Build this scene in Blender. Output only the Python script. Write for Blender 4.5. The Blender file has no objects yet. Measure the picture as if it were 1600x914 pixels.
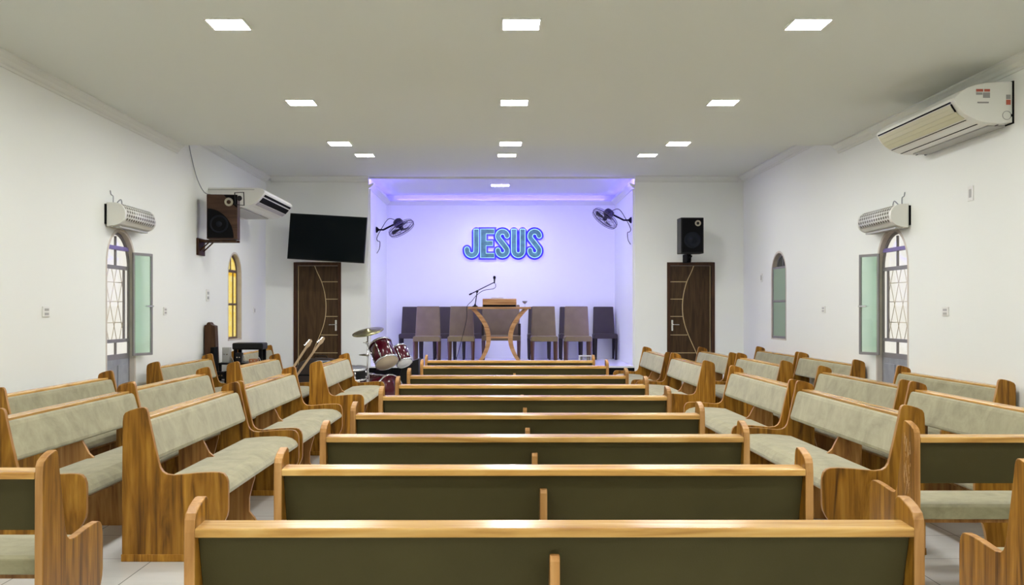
import bpy, bmesh, math, random
from mathutils import Vector, Matrix
random.seed(7)
PI = math.pi
SC = bpy.context.scene
COL = SC.collection

# ------------------------------------------------------------------ camera, world, exposure
CAMH = 1.40
cam_d = bpy.data.cameras.new('camera')
cam = bpy.data.objects.new('camera', cam_d); COL.objects.link(cam)
cam.location = (0, 0, CAMH); cam.rotation_euler = (PI/2, 0, 0)
cam_d.sensor_width = 36.0; cam_d.sensor_fit = 'HORIZONTAL'
cam_d.lens = 36.0                       # focal length of 1600 px on a 1600 px frame
cam_d.shift_x = 25/1600; cam_d.shift_y = 29/1600
cam_d.clip_start = 0.05; cam_d.clip_end = 200
SC.camera = cam

world = bpy.data.worlds.new('daylight'); SC.world = world
world.use_nodes = True
wb = world.node_tree.nodes['Background']
wb.inputs[0].default_value = (1.0, 0.97, 0.90, 1); wb.inputs[1].default_value = 1.0

SC.view_settings.view_transform = 'Standard'
SC.view_settings.look = 'None'
SC.view_settings.gamma = 1.0
SC.view_settings.use_curve_mapping = False
SC.view_settings.exposure = 0.05
PANEL_POWER = 150.0        # emission of the ceiling light panels
LED_POWER = 17.0
SC.cycles.max_bounces = 12
SC.cycles.diffuse_bounces = 8
SC.cycles.glossy_bounces = 4
SC.cycles.transparent_max_bounces = 16
SC.cycles.sample_clamp_indirect = 8.0
SC.cycles.caustics_reflective = False
SC.cycles.caustics_refractive = False
SC.cycles.use_denoising = True

# ------------------------------------------------------------------ materials
MATS = {}
def new_mat(name):
    m = bpy.data.materials.new(name); m.use_nodes = True
    nt = m.node_tree; b = nt.nodes['Principled BSDF']
    MATS[name] = m
    return m, nt, b
def plain(name, col, rough=0.5, metal=0.0, spec=0.5, bump=0.0, bscale=60.0, var=0.0, vscale=6.0, emit=None, es=0.0):
    m, nt, b = new_mat(name)
    b.inputs['Base Color'].default_value = (*col, 1)
    b.inputs['Roughness'].default_value = rough
    b.inputs['Metallic'].default_value = metal
    b.inputs['Specular IOR Level'].default_value = spec
    tc = nt.nodes.new('ShaderNodeTexCoord')
    if var > 0:
        n = nt.nodes.new('ShaderNodeTexNoise'); n.inputs['Scale'].default_value = vscale; n.inputs['Detail'].default_value = 4
        nt.links.new(tc.outputs['Object'], n.inputs['Vector'])
        r = nt.nodes.new('ShaderNodeValToRGB')
        r.color_ramp.elements[0].position = 0.3; r.color_ramp.elements[1].position = 0.7
        r.color_ramp.elements[0].color = (*[c*(1-var) for c in col], 1)
        r.color_ramp.elements[1].color = (*[min(1, c*(1+var)) for c in col], 1)
        nt.links.new(n.outputs['Fac'], r.inputs['Fac']); nt.links.new(r.outputs['Color'], b.inputs['Base Color'])
    if bump > 0:
        n = nt.nodes.new('ShaderNodeTexNoise'); n.inputs['Scale'].default_value = bscale
        nt.links.new(tc.outputs['Object'], n.inputs['Vector'])
        bp = nt.nodes.new('ShaderNodeBump'); bp.inputs['Strength'].default_value = bump; bp.inputs['Distance'].default_value = 0.004
        nt.links.new(n.outputs['Fac'], bp.inputs['Height']); nt.links.new(bp.outputs['Normal'], b.inputs['Normal'])
    if emit:
        b.inputs['Emission Color'].default_value = (*emit, 1); b.inputs['Emission Strength'].default_value = es
    return m

def wood(name, c0, c1, c2, axis='Z', rough=0.35, scale=1.0, knots=True):
    """varnished wood: streaky grain along one local axis, with knots"""
    m, nt, b = new_mat(name)
    N = nt.nodes.new; L = nt.links.new
    tc = N('ShaderNodeTexCoord'); oi = N('ShaderNodeObjectInfo')
    comb = N('ShaderNodeVectorMath'); comb.operation = 'ADD'
    sc = N('ShaderNodeVectorMath'); sc.operation = 'SCALE'; sc.inputs[3].default_value = 13.0
    cx = N('ShaderNodeCombineXYZ')
    for i in range(3): L(oi.outputs['Random'], cx.inputs[i])
    L(cx.outputs[0], sc.inputs[0]); L(tc.outputs['Object'], comb.inputs[0]); L(sc.outputs[0], comb.inputs[1])
    mp = N('ShaderNodeMapping')
    s = [10*scale]*3; s['XYZ'.index(axis)] = 1.1*scale
    mp.inputs['Scale'].default_value = s
    L(comb.outputs[0], mp.inputs['Vector'])
    n1 = N('ShaderNodeTexNoise'); n1.inputs['Scale'].default_value = 1.0; n1.inputs['Detail'].default_value = 6; n1.inputs['Distortion'].default_value = 2.2
    L(mp.outputs[0], n1.inputs['Vector'])
    mp2 = N('ShaderNodeMapping'); s2 = [70*scale]*3; s2['XYZ'.index(axis)] = 2.5*scale
    mp2.inputs['Scale'].default_value = s2; L(comb.outputs[0], mp2.inputs['Vector'])
    n2 = N('ShaderNodeTexNoise'); n2.inputs['Scale'].default_value = 1.0; n2.inputs['Detail'].default_value = 3
    L(mp2.outputs[0], n2.inputs['Vector'])
    mix = N('ShaderNodeMath'); mix.operation = 'MULTIPLY_ADD'; mix.inputs[1].default_value = 0.30
    L(n2.outputs['Fac'], mix.inputs[0]); L(n1.outputs['Fac'], mix.inputs[2])
    r = N('ShaderNodeValToRGB'); e = r.color_ramp.elements
    e[0].position = 0.42; e[0].color = (*c0, 1); e[1].position = 0.90; e[1].color = (*c2, 1)
    k = e.new(0.64); k.color = (*c1, 1)
    L(mix.outputs[0], r.inputs['Fac'])
    hsv = N('ShaderNodeHueSaturation')
    ma = N('ShaderNodeMath'); ma.operation = 'MULTIPLY_ADD'; ma.inputs[1].default_value = 0.30; ma.inputs[2].default_value = 0.86
    L(oi.outputs['Random'], ma.inputs[0]); L(ma.outputs[0], hsv.inputs['Value'])
    L(r.outputs['Color'], hsv.inputs['Color'])
    L(hsv.outputs['Color'], b.inputs['Base Color'])
    b.inputs['Roughness'].default_value = rough
    b.inputs['Specular IOR Level'].default_value = 0.25
    return m

WOOD = wood('golden_wood', (.065, .023, .003), (.25, .108, .010), (.45, .225, .030), 'Z')
WOODX = wood('rail_wood', (.30, .14, .030), (.50, .28, .075), (.62, .40, .14), 'X', rough=0.24)
EDGE = wood('edge_wood', (.25, .11, .025), (.40, .20, .06), (.52, .29, .11), 'Z', rough=0.4)
BRACE = wood('brace_wood', (.16, .06, .015), (.32, .15, .04), (.46, .25, .08), 'Z')
DOORW = wood('dark_door_wood', (.030, .015, .005), (.056, .029, .010), (.088, .047, .017), 'Z', rough=0.5)
DOORF = wood('door_frame_wood', (.030, .011, .005), (.05, .02, .008), (.07, .03, .012), 'Z', rough=0.4)
LECT = wood('lectern_wood', (.26, .12, .04), (.42, .22, .09), (.55, .33, .16), 'X', rough=0.4)
INLAY = plain('inlay', (.55, .42, .22), 0.5)
DARKW = wood('dark_panel_wood', (.022, .008, .003), (.048, .018, .005), (.085, .035, .010), 'Z')
SPKW = wood('speaker_wood', (.028, .012, .006), (.05, .023, .012), (.075, .037, .02), 'X', rough=0.5)

def fabric(name, c0, c1, c2, rough=0.85, sheen=0.3):
    m, nt, b = new_mat(name); N = nt.nodes.new; L = nt.links.new
    tc = N('ShaderNodeTexCoord'); oi = N('ShaderNodeObjectInfo')
    add = N('ShaderNodeVectorMath'); add.operation = 'ADD'
    cx = N('ShaderNodeCombineXYZ'); sc = N('ShaderNodeVectorMath'); sc.operation = 'SCALE'; sc.inputs[3].default_value = 17.0
    for i in range(3): L(oi.outputs['Random'], cx.inputs[i])
    L(cx.outputs[0], sc.inputs[0]); L(tc.outputs['Object'], add.inputs[0]); L(sc.outputs[0], add.inputs[1])
    n = N('ShaderNodeTexNoise'); n.inputs['Scale'].default_value = 5.5; n.inputs['Detail'].default_value = 9; n.inputs['Roughness'].default_value = 0.72; n.inputs['Distortion'].default_value = 0.6
    L(add.outputs[0], n.inputs['Vector'])
    r = N('ShaderNodeValToRGB'); e = r.color_ramp.elements
    e[0].position = 0.32; e[0].color = (*c0, 1); e[1].position = 0.70; e[1].color = (*c2, 1)
    k = e.new(0.5); k.color = (*c1, 1)
    L(n.outputs['Fac'], r.inputs['Fac']); L(r.outputs['Color'], b.inputs['Base Color'])
    b.inputs['Roughness'].default_value = rough
    b.inputs['Sheen Weight'].default_value = sheen
    n2 = N('ShaderNodeTexNoise'); n2.inputs['Scale'].default_value = 260
    L(tc.outputs['Object'], n2.inputs['Vector'])
    bp = N('ShaderNodeBump'); bp.inputs['Strength'].default_value = 0.25; bp.inputs['Distance'].default_value = 0.002
    L(n2.outputs['Fac'], bp.inputs['Height']); L(bp.outputs['Normal'], b.inputs['Normal'])
    return m
VELVET = fabric('greige_velvet', (.215, .195, .105), (.30, .272, .155), (.375, .343, .205))
OLIVE = plain('olive_vinyl', (.066, .055, .020), 0.75, spec=0.2, var=0.12, vscale=2.0, bump=0.15, bscale=300)
TAUPE = plain('taupe_leather', (.19, .146, .082), 0.5, spec=0.35, bump=0.2, bscale=120, var=0.1)
BROWN = plain('dark_brown_leather', (.040, .030, .022), 0.5, spec=0.35, bump=0.2, bscale=120, var=0.1)
LEGW = plain('chair_leg_wood', (.10, .05, .025), 0.4)
LEGD = plain('dark_leg_wood', (.018, .012, .010), 0.4)
LEGL = plain('light_leg_wood', (.45, .30, .16), 0.4)

WALL = plain('white_wall_paint', (.83, .85, .82), 0.6, spec=0.25, bump=0.05, bscale=40)
CEIL = plain('ceiling_paint', (.68, .70, .66), 0.8, spec=0.1, bump=0.03, bscale=30)
TRIM = plain('cornice_plaster', (.73, .745, .70), 0.7, spec=0.2)
WHITEP = plain('white_plastic', (.78, .78, .74), 0.35, bump=0.0)
CREAMP = plain('cream_plastic', (.62, .60, .42), 0.3)
GREYP = plain('grey_plastic', (.40, .40, .38), 0.5)
SLOTP = plain('slot_lilac', (.42, .40, .42), 0.6)
BLACK = plain('black_plastic', (.006, .006, .007), 0.4, spec=.25)
BLACKM = plain('black_matte', (.004, .004, .005), 0.8, spec=.1)
CONE = plain('speaker_cone', (.004, .006, .012), 0.6, spec=.2, bump=0.3, bscale=200)
SCREEN = plain('tv_screen', (.003, .005, .006), 0.15, spec=.12)
SILVER = plain('chrome', (.75, .75, .76), 0.2, metal=1.0)
STEEL = plain('painted_steel', (.30, .31, .33), 0.5, metal=0.3)
FRAMEG = plain('window_frame_metal', (.24, .23, .24), 0.5, metal=0.2)
FRAMEB = plain('brown_window_frame', (.13, .085, .065), 0.5)
PURPLE = plain('purple_bar', (.20, .16, .40), 0.5)
GRILLE = plain('security_grille', (.80, .72, .58), 0.6)
PANELG = plain('grey_door_panel', (.26, .275, .31), 0.5, var=0.2, vscale=5)
REVEAL = plain('stone_reveal', (.58, .53, .47), 0.7, var=0.1)
MAROON = plain('maroon_drum_wrap', (.062, .002, .009), 0.2, var=0.15, vscale=14)
HEADC = plain('drum_head', (.50, .40, .28), 0.6)
HEADW = plain('white_drum_head', (.75, .74, .72), 0.5)
BRASS = plain('aged_brass', (.24, .22, .12), 0.28, metal=0.9, var=0.25, vscale=20)
RED = plain('warning_red', (.45, .10, .06), 0.6)
INKG = plain('label_ink', (.30, .30, .30), 0.7)
LABELW = plain('label_paper', (.70, .68, .62), 0.7)
PAPER = plain('paper', (.75, .72, .66), 0.7)
SKYB = plain('blue_grey_cloth', (.22, .25, .30), 0.8, var=0.3, vscale=20)
MAPLE = plain('maple_neck', (.42, .29, .16), 0.4)
MARBLE = plain('stage_marble', (.72, .73, .74), 0.25, var=0.08, vscale=5)
OUTW = plain('outside_render', (.82, .74, .58), 0.9, var=0.08, vscale=3)
DARKOUT = plain('outside_light_block', (.10, .11, .105), 0.9)

def emis(name, col, s):
    m, nt, b = new_mat(name)
    nt.nodes.remove(b)
    e = nt.nodes.new('ShaderNodeEmission'); e.inputs[0].default_value = (*col, 1); e.inputs[1].default_value = s
    nt.links.new(e.outputs[0], nt.nodes['Material Output'].inputs[0])
    return m
LAMP = emis('lamp_panel', (1.0, .995, .965), PANEL_POWER)
LED = emis('led_blue', (.13, .09, 1.0), LED_POWER)
LEDH = emis('led_blue_strong', (.20, .14, 1.0), LED_POWER*7.6)
NEONB = emis('neon_back_blue', (.08, .06, 1.0), 14.0)
HALOP = plain('neon_halo_blue', (.05, .04, .75), 0.4, emit=(.07, .05, 1.0), es=0.7)  # blue glow around the letters, put into an emissive plate
NEONE = emis('neon_edge', (.50, .92, 1.0), 1.15)

def glass(name, tint, refl=0.10, body=0.0, bodycol=(.4, .5, .42)):
    m, nt, b = new_mat(name); nt.nodes.remove(b); N = nt.nodes.new; L = nt.links.new
    t = N('ShaderNodeBsdfTransparent'); t.inputs[0].default_value = (*tint, 1)
    g = N('ShaderNodeBsdfGlossy'); g.inputs['Roughness'].default_value = 0.03
    mx = N('ShaderNodeMixShader'); mx.inputs[0].default_value = refl
    L(t.outputs[0], mx.inputs[1]); L(g.outputs[0], mx.inputs[2])
    out = mx
    if body > 0:
        d = N('ShaderNodeBsdfDiffuse'); d.inputs[0].default_value = (*bodycol, 1)
        m2 = N('ShaderNodeMixShader'); m2.inputs[0].default_value = body
        L(mx.outputs[0], m2.inputs[1]); L(d.outputs[0], m2.inputs[2]); out = m2
    L(out.outputs[0], nt.nodes['Material Output'].inputs[0])
    return m
GLASS = glass('clear_glass', (.97, .97, .95), 0.06)
GREENG = glass('green_tinted_glass', (.84, .95, .88), 0.06, 0.16, (.78, .92, .84))
DARKG = glass('dark_green_glass', (.30, .42, .34), 0.06, 0.85, (.34, .44, .345))
ARCHG = glass('grey_arch_glass', (.30, .32, .33), 0.15, 0.5, (.14, .15, .15))
ACRYL = glass('clear_acrylic', (.93, .95, .97), 0.12, 0.05, (.8, .8, .8))

def yellow_pane():
    m, nt, b = new_mat('yellow_frosted_glass'); nt.nodes.remove(b); N = nt.nodes.new; L = nt.links.new
    tc = N('ShaderNodeTexCoord'); n = N('ShaderNodeTexNoise'); n.inputs['Scale'].default_value = 34; n.inputs['Detail'].default_value = 3
    L(tc.outputs['Object'], n.inputs['Vector'])
    r = N('ShaderNodeValToRGB'); e = r.color_ramp.elements
    e[0].position = .35; e[0].color = (1, .84, .30, 1); e[1].position = .62; e[1].color = (1, .95, .66, 1)
    L(n.outputs['Fac'], r.inputs['Fac'])
    t0 = N('ShaderNodeBsdfTranslucent'); L(r.outputs[0], t0.inputs[0])
    t1 = N('ShaderNodeBsdfTransparent'); L(r.outputs[0], t1.inputs[0])
    t = N('ShaderNodeMixShader'); t.inputs[0].default_value = .6; L(t0.outputs[0], t.inputs[1]); L(t1.outputs[0], t.inputs[2])
    L(t.outputs[0], nt.nodes['Material Output'].inputs[0])
    return m
YPANE = yellow_pane()

def floor_mat():
    m, nt, b = new_mat('floor_tiles'); N = nt.nodes.new; L = nt.links.new
    tc = N('ShaderNodeTexCoord'); mp = N('ShaderNodeMapping'); mp.inputs['Location'].default_value = (.13, .21, 0)
    L(tc.outputs['Object'], mp.inputs['Vector'])
    br = N('ShaderNodeTexBrick'); br.offset = 0.0; br.inputs['Scale'].default_value = 1.0
    br.inputs['Brick Width'].default_value = .60; br.inputs['Row Height'].default_value = .60
    br.inputs['Mortar Size'].default_value = .003; br.inputs['Mortar Smooth'].default_value = 0.1
    br.inputs['Color1'].default_value = (.66, .66, .64, 1); br.inputs['Color2'].default_value = (.62, .62, .60, 1)
    br.inputs['Mortar'].default_value = (.22, .22, .21, 1)
    L(mp.outputs[0], br.inputs['Vector'])
    mp2 = N('ShaderNodeMapping'); mp2.inputs['Scale'].default_value = (1.5, 9, 1); L(tc.outputs['Object'], mp2.inputs['Vector'])
    n = N('ShaderNodeTexNoise'); n.inputs['Scale'].default_value = 1.2; n.inputs['Detail'].default_value = 5
    L(mp2.outputs[0], n.inputs['Vector'])
    r = N('ShaderNodeValToRGB'); r.color_ramp.elements[0].color = (.86, .86, .86, 1); r.color_ramp.elements[1].color = (1, 1, 1, 1)
    L(n.outputs['Fac'], r.inputs['Fac'])
    mx = N('ShaderNodeMix'); mx.data_type = 'RGBA'; mx.blend_type = 'MULTIPLY'; mx.inputs[0].default_value = 1.0
    L(br.outputs['Color'], mx.inputs[6]); L(r.outputs[0], mx.inputs[7])
    L(mx.outputs[2], b.inputs['Base Color']); b.inputs['Roughness'].default_value = 0.22
    return m
FLOOR = floor_mat()

def perforated():
    m, nt, b = new_mat('perforated_cover'); N = nt.nodes.new; L = nt.links.new
    tc = N('ShaderNodeTexCoord'); sep = N('ShaderNodeSeparateXYZ'); L(tc.outputs['UV'], sep.inputs[0])
    def cell(sock, k, off):
        a = N('ShaderNodeMath'); a.operation = 'MULTIPLY_ADD'; a.inputs[1].default_value = k
        L(sock, a.inputs[0])
        if off is not None: L(off, a.inputs[2])
        else: a.inputs[2].default_value = 0
        f = N('ShaderNodeMath'); f.operation = 'FRACT'; L(a.outputs[0], f.inputs[0])
        s = N('ShaderNodeMath'); s.operation = 'SUBTRACT'; s.inputs[1].default_value = .5; L(f.outputs[0], s.inputs[0])
        q = N('ShaderNodeMath'); q.operation = 'POWER'; q.inputs[1].default_value = 2; L(s.outputs[0], q.inputs[0])
        return a, q
    av, qv = cell(sep.outputs['Y'], 1.0, None)
    fl = N('ShaderNodeMath'); fl.operation = 'FLOOR'; L(av.outputs[0], fl.inputs[0])
    hf = N('ShaderNodeMath'); hf.operation = 'MULTIPLY'; hf.inputs[1].default_value = .5; L(fl.outputs[0], hf.inputs[0])
    au, qu = cell(sep.outputs['X'], 1.0, hf.outputs[0])
    sm = N('ShaderNodeMath'); sm.operation = 'ADD'; L(qu.outputs[0], sm.inputs[0]); L(qv.outputs[0], sm.inputs[1])
    ls = N('ShaderNodeMath'); ls.operation = 'LESS_THAN'; ls.inputs[1].default_value = .12; L(sm.outputs[0], ls.inputs[0])
    mx = N('ShaderNodeMix'); mx.data_type = 'RGBA'
    mx.inputs[6].default_value = (.66, .66, .64, 1); mx.inputs[7].default_value = (.13, .12, .10, 1)
    L(ls.outputs[0], mx.inputs[0]); L(mx.outputs[2], b.inputs['Base Color']); b.inputs['Roughness'].default_value = .4
    return m
PERF = perforated()

# ------------------------------------------------------------------ mesh builder
class MB:
    def __init__(s): s.bm = bmesh.new()
    def box(s, x0, x1, y0, y1, z0, z1, mi=0, mat=None):
        v = [Vector(p) for p in ((x0,y0,z0),(x1,y0,z0),(x1,y1,z0),(x0,y1,z0),(x0,y0,z1),(x1,y0,z1),(x1,y1,z1),(x0,y1,z1))]
        if mat: v = [mat @ p for p in v]
        v = [s.bm.verts.new(p) for p in v]
        for f in ((3,2,1,0),(4,5,6,7),(0,1,5,4),(1,2,6,5),(2,3,7,6),(3,0,4,7)):
            fc = s.bm.faces.new([v[i] for i in f]); fc.material_index = mi
        return s
    def prism(s, pts, a0, a1, axis='X', mi=0, side_mi=None, mat=None, smooth=False):
        """closed profile pts; axis X: pts are (y,z) swept x; Y: pts are (x,z); Z: pts are (x,y)"""
        def P(p, a):
            q = {'X': (a, p[0], p[1]), 'Y': (p[0], a, p[1]), 'Z': (p[0], p[1], a)}[axis]
            q = Vector(q); return mat @ q if mat else q
        A = [s.bm.verts.new(P(p, a0)) for p in pts]; B = [s.bm.verts.new(P(p, a1)) for p in pts]
        f = s.bm.faces.new(A); f.material_index = mi
        g = s.bm.faces.new(list(reversed(B))); g.material_index = mi
        n = len(pts); sm = mi if side_mi is None else side_mi
        for i in range(n):
            h = s.bm.faces.new((A[(i+1)%n], A[i], B[i], B[(i+1)%n])); h.material_index = sm; h.smooth = smooth
        return s
    def tube(s, path, r, n=8, mi=0, closed=False, r2=None, smooth=True):
        path = [Vector(p) for p in path]; k = len(path); rings = []
        prev = None
        for i, p in enumerate(path):
            if closed: d = path[(i+1)%k] - path[i-1]
            else: d = path[min(i+1, k-1)] - path[max(i-1, 0)]
            d.normalize()
            if prev is None:
                up = Vector((0,0,1)) if abs(d.z) < .9 else Vector((1,0,0))
                u = d.cross(up).normalized()
            else:
                u = (prev - d*prev.dot(d))
                u = u.normalized() if u.length > 1e-6 else d.orthogonal().normalized()
            prev = u; w = d.cross(u)
            rr = r if r2 is None else r + (r2-r)*i/(k-1)
            rings.append([s.bm.verts.new(p + u*math.cos(2*PI*j/n)*rr + w*math.sin(2*PI*j/n)*rr) for j in range(n)])
        for i in range(k if closed else k-1):
            a, b = rings[i], rings[(i+1)%k]
            for j in range(n):
                f = s.bm.faces.new((a[j], a[(j+1)%n], b[(j+1)%n], b[j])); f.material_index = mi; f.smooth = smooth
        if not closed:
            for rg, rv in ((rings[0], True), (rings[-1], False)):
                f = s.bm.faces.new(list(reversed(rg)) if rv else rg); f.material_index = mi
        return s
    def lathe(s, prof, n=24, mat=None, mi=0, smooth=True, cap=True):
        """prof: (r, z) list around local z"""
        rings = []
        for r, z in prof:
            ring = []
            for j in range(n):
                p = Vector((r*math.cos(2*PI*j/n), r*math.sin(2*PI*j/n), z))
                if mat: p = mat @ p
                ring.append(s.bm.verts.new(p))
            rings.append(ring)
        for a, b in zip(rings, rings[1:]):
            for j in range(n):
                f = s.bm.faces.new((a[j], a[(j+1)%n], b[(j+1)%n], b[j])); f.material_index = mi; f.smooth = smooth
        for rg, rv in ((rings[0], True), (rings[-1], False)) if cap else ():
            f = s.bm.faces.new(list(reversed(rg)) if rv else rg); f.material_index = mi
        return s
    def strip(s, rows, mi=0, smooth=True, uv=None):
        """grid of points -> quads"""
        vs = [[s.bm.verts.new(p) for p in r] for r in rows]
        lay = s.bm.loops.layers.uv.verify() if uv else None
        for i in range(len(vs)-1):
            for j in range(len(vs[0])-1):
                q = ((i,j),(i,j+1),(i+1,j+1),(i+1,j))
                f = s.bm.faces.new([vs[a][b] for a, b in q]); f.material_index = mi; f.smooth = smooth
                if lay:
                    for lp, (a, b) in zip(f.loops, q): lp[lay].uv = uv[a][b]
        return s
    def build(s, name, mats, parent=None, bevel=0.0, seg=2, loc=None):
        bmesh.ops.remove_doubles(s.bm, verts=s.bm.verts, dist=1e-6)
        bmesh.ops.recalc_face_normals(s.bm, faces=s.bm.faces)
        me = bpy.data.meshes.new(name); s.bm.to_mesh(me); s.bm.free()
        if not isinstance(mats, (list, tuple)): mats = [mats]
        for m in mats: me.materials.append(m)
        o = bpy.data.objects.new(name, me); COL.objects.link(o)
        if parent: o.parent = parent
        if loc: o.location = loc
        if bevel > 0:
            md = o.modifiers.new('bevel', 'BEVEL'); md.width = bevel; md.segments = seg; md.limit_method = 'ANGLE'; md.angle_limit = math.radians(40)
        return o

def tag(o, label=None, cat=None, group=None, kind=None):
    if label: o['label'] = label
    if cat: o['category'] = cat
    if group: o['group'] = group
    if kind: o['kind'] = kind
    return o
def thing(name, label, cat, loc=(0,0,0), rz=0.0, group=None):
    o = bpy.data.objects.new(name, None); COL.objects.link(o)
    o.empty_display_size = .1
    o.location = loc; o.rotation_euler = (0, 0, rz)
    return tag(o, label, cat, group)
def struct(name, mb, m, **k):
    o = mb.build(name, m, **k); o['kind'] = 'structure'; return o
def copy_tree(o, parent=None):
    c = o.copy(); COL.objects.link(c)
    if parent: c.parent = parent
    for ch in list(o.children): copy_tree(ch, c)
    return c
def align(d):
    """matrix rotating local z onto direction d"""
    return Vector(d).to_track_quat('Z', 'Y').to_matrix().to_4x4()

# ------------------------------------------------------------------ room shell
XL, XR = -3.85, 4.14
YB, YF = -2.6, 17.13       # wall behind the camera, front wall
YS = 12.36                 # ceiling step
ZL, ZH = 3.40, 3.65        # low and high ceiling
AX0, AX1, AY = -2.13, 2.32, 19.95   # alcove
ZS = 0.48                  # stage height
T = .16

struct('floor', MB().box(XL-T, XR+T, YB-T, YF+.02, -.08, 0), FLOOR)
struct('ceiling', MB().box(XL-T, XR+T, YB-T, YS, ZL, ZL+.4).box(XL-T, XR+T, YS, AY+T, ZH, ZH+.15), CEIL)
struct('wall_rear', MB().box(XL-T, XR+T, YB-T, YB, 0, ZH), WALL)

def arch_pts(y0, y1, zs, za, n=14):
    """points over the arch from y0 to y1, slightly pointed"""
    c = (y0+y1)/2; h = (y1-y0)/2; out = []
    for i in range(n+1):
        a = PI*(1 - i/n)
        k = 1 + .06*math.sin(a)**3 * 0
        x = math.cos(a); z = math.sin(a)
        z = z**.92 * (1 - .0*abs(x))
        out.append((c + h*x, zs + (za-zs)*z*k))
    return out
def side_wall(name, x0, x1, ops):
    m = MB(); y = YB - T
    for (a, b, z0, zs, za) in ops:
        m.box(x0, x1, y, a, 0, ZH)
        if z0 > 0: m.box(x0, x1, a, b, 0, z0)
        arc = arch_pts(a, b, zs, za)
        m.prism([(a, ZH)] + arc + [(b, ZH)], x0, x1, 'X')
        y = b
    m.box(x0, x1, y, YF+T, 0, ZH)
    return struct(name, m, WALL)
LD = (10.10, 10.94, 0, 1.84, 2.25)      # left door-window
LW = (14.70, 15.50, .97, 1.92, 2.27)
RD = (10.27, 11.15, 0, 1.84, 2.27)
RW = (14.60, 15.40, .98, 1.92, 2.28)
side_wall('wall_left', XL-.075, XL, [LD, LW])
side_wall('wall_right', XR, XR+.075, [RD, RW])
# front wall with two doorways and the stage opening
DL0, DL1, DR0, DR1, DZ = -3.385, -2.59, 2.86, 3.66, 2.215
m = MB()
m.box(XL-T, DL0, YF, YF+T, 0, ZH).box(DL0, DL1, YF, YF+T, DZ, ZH).box(DL1, AX0, YF, YF+T, 0, ZH)
m.box(AX1, DR0, YF, YF+T, 0, ZH).box(DR0, DR1, YF, YF+T, DZ, ZH).box(DR1, XR+T, YF, YF+T, 0, ZH)
struct('wall_front', m, WALL)
struct('wall_alcove', MB().box(AX0-T, AX1+T, AY, AY+T, 0, ZH).box(AX0-T, AX0, YF+T, AY, 0, ZH).box(AX1, AX1+T, YF+T, AY, 0, ZH), WALL)
# stage: black riser, marble top
o = struct('floor_stage', MB().box(AX0, AX1, YF+.02, AY, 0, ZS-.03), BLACKM)
struct('floor_stage_top', MB().box(AX0, AX1, YF+.005, AY, ZS-.03, ZS), MARBLE)

# cornices
def cornice_profile(h=.10, d=.09):
    return [(0, 0), (0, -h), (.012, -h), (.018, -h+.02), (.035, -h+.03), (.05, -h+.055), (.07, -h+.07), (d-.01, -h+.08), (d, -h+.085), (d, 0)]
def cornice(name, kind, a0, a1, base, z, sgn):
    cp = cornice_profile()
    m = MB()
    if kind == 'Y':   # runs along Y, against a wall at x=base, sgn = into room
        m.prism([(base + sgn*p, z+q) for p, q in cp], a0, a1, 'Y')
    else:
        m.prism([(base + sgn*p, z+q) for p, q in cp], a0, a1, 'X')
    return struct(name, m, TRIM)
cornice('trim_1', 'Y', YB, YS, XL, ZL, 1)
cornice('trim_2', 'Y', YB, YS, XR, ZL, -1)
cornice('trim_3', 'Y', YS, YF, XL, ZH, 1)
cornice('trim_4', 'Y', YS, YF, XR, ZH, -1)
cornice('trim_5', 'X', XL+.09, AX0, YF, ZH, -1)
cornice('trim_6', 'X', AX1, XR-.09, YF, ZH, -1)
# ledge cornices of the alcove, a little below the ceiling so the LED strips behind can wash upward
def ledge(name, pts, a0, a1, axis): return struct(name, MB().prism(pts, a0, a1, axis), TRIM)
LZ = ZH-.13
ledge('trim_7', [(AY, LZ-.06), (AY-.02, LZ-.06), (AY-.06, LZ-.02), (AY-.08, LZ), (AY-.08, LZ+.03), (AY, LZ+.0)], AX0, AX1, 'X')
ledge('trim_8', [(AX0, LZ-.06), (AX0+.02, LZ-.06), (AX0+.06, LZ-.02), (AX0+.08, LZ), (AX0+.08, LZ+.03), (AX0, LZ)], YF+.02, AY-.08, 'Y')
ledge('trim_9', [(AX1, LZ-.06), (AX1-.02, LZ-.06), (AX1-.06, LZ-.02), (AX1-.08, LZ), (AX1-.08, LZ+.03), (AX1, LZ)], YF+.02, AY-.08, 'Y')
# shallow corner beads that hide the upright LED strips
ledge('trim_10', [(AX0, YF+.03), (AX0+.03, YF+.03), (AX0+.03, YF+.045), (AX0, YF+.045)], ZS, LZ-.07, 'Z')
ledge('trim_11', [(AX1, YF+.03), (AX1-.03, YF+.03), (AX1-.03, YF+.045), (AX1, YF+.045)], ZS, LZ-.07, 'Z')

def led(label, *boxes, mt=None):
    m = MB()
    for b in boxes: m.box(*b)
    o = m.build('led_strip', mt or LED); return tag(o, label, 'light strip', 'blue light strips around the alcove')
led('blue light strip on the ledge along the back of the alcove', (AX0+.2, AX1-.2, AY-.05, AY-.035, LZ+.0185, LZ+.0335))
led('blue light strip on the ledge over the left side of the alcove', (AX0+.03, AX0+.045, YF+.1, AY-.2, LZ+.0105, LZ+.026))
led('blue light strip on the ledge over the right side of the alcove', (AX1-.045, AX1-.03, YF+.1, AY-.2, LZ+.0105, LZ+.026))
led('upright blue light strip inside the left edge of the alcove', (AX0, AX0+.012, YF+.0455, YF+.058, ZS+.05, LZ-.1), mt=LEDH)
led('upright blue light strip inside the right edge of the alcove', (AX1-.012, AX1, YF+.0455, YF+.058, ZS+.05, LZ-.1), mt=LEDH)
ledge('trim_added_bead', [(YF+.03, ZH-.035), (YF+.045, ZH-.035), (YF+.045, ZH), (YF+.03, ZH)], AX0, AX1, 'X')  # added bead hiding the strip below from view
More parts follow.
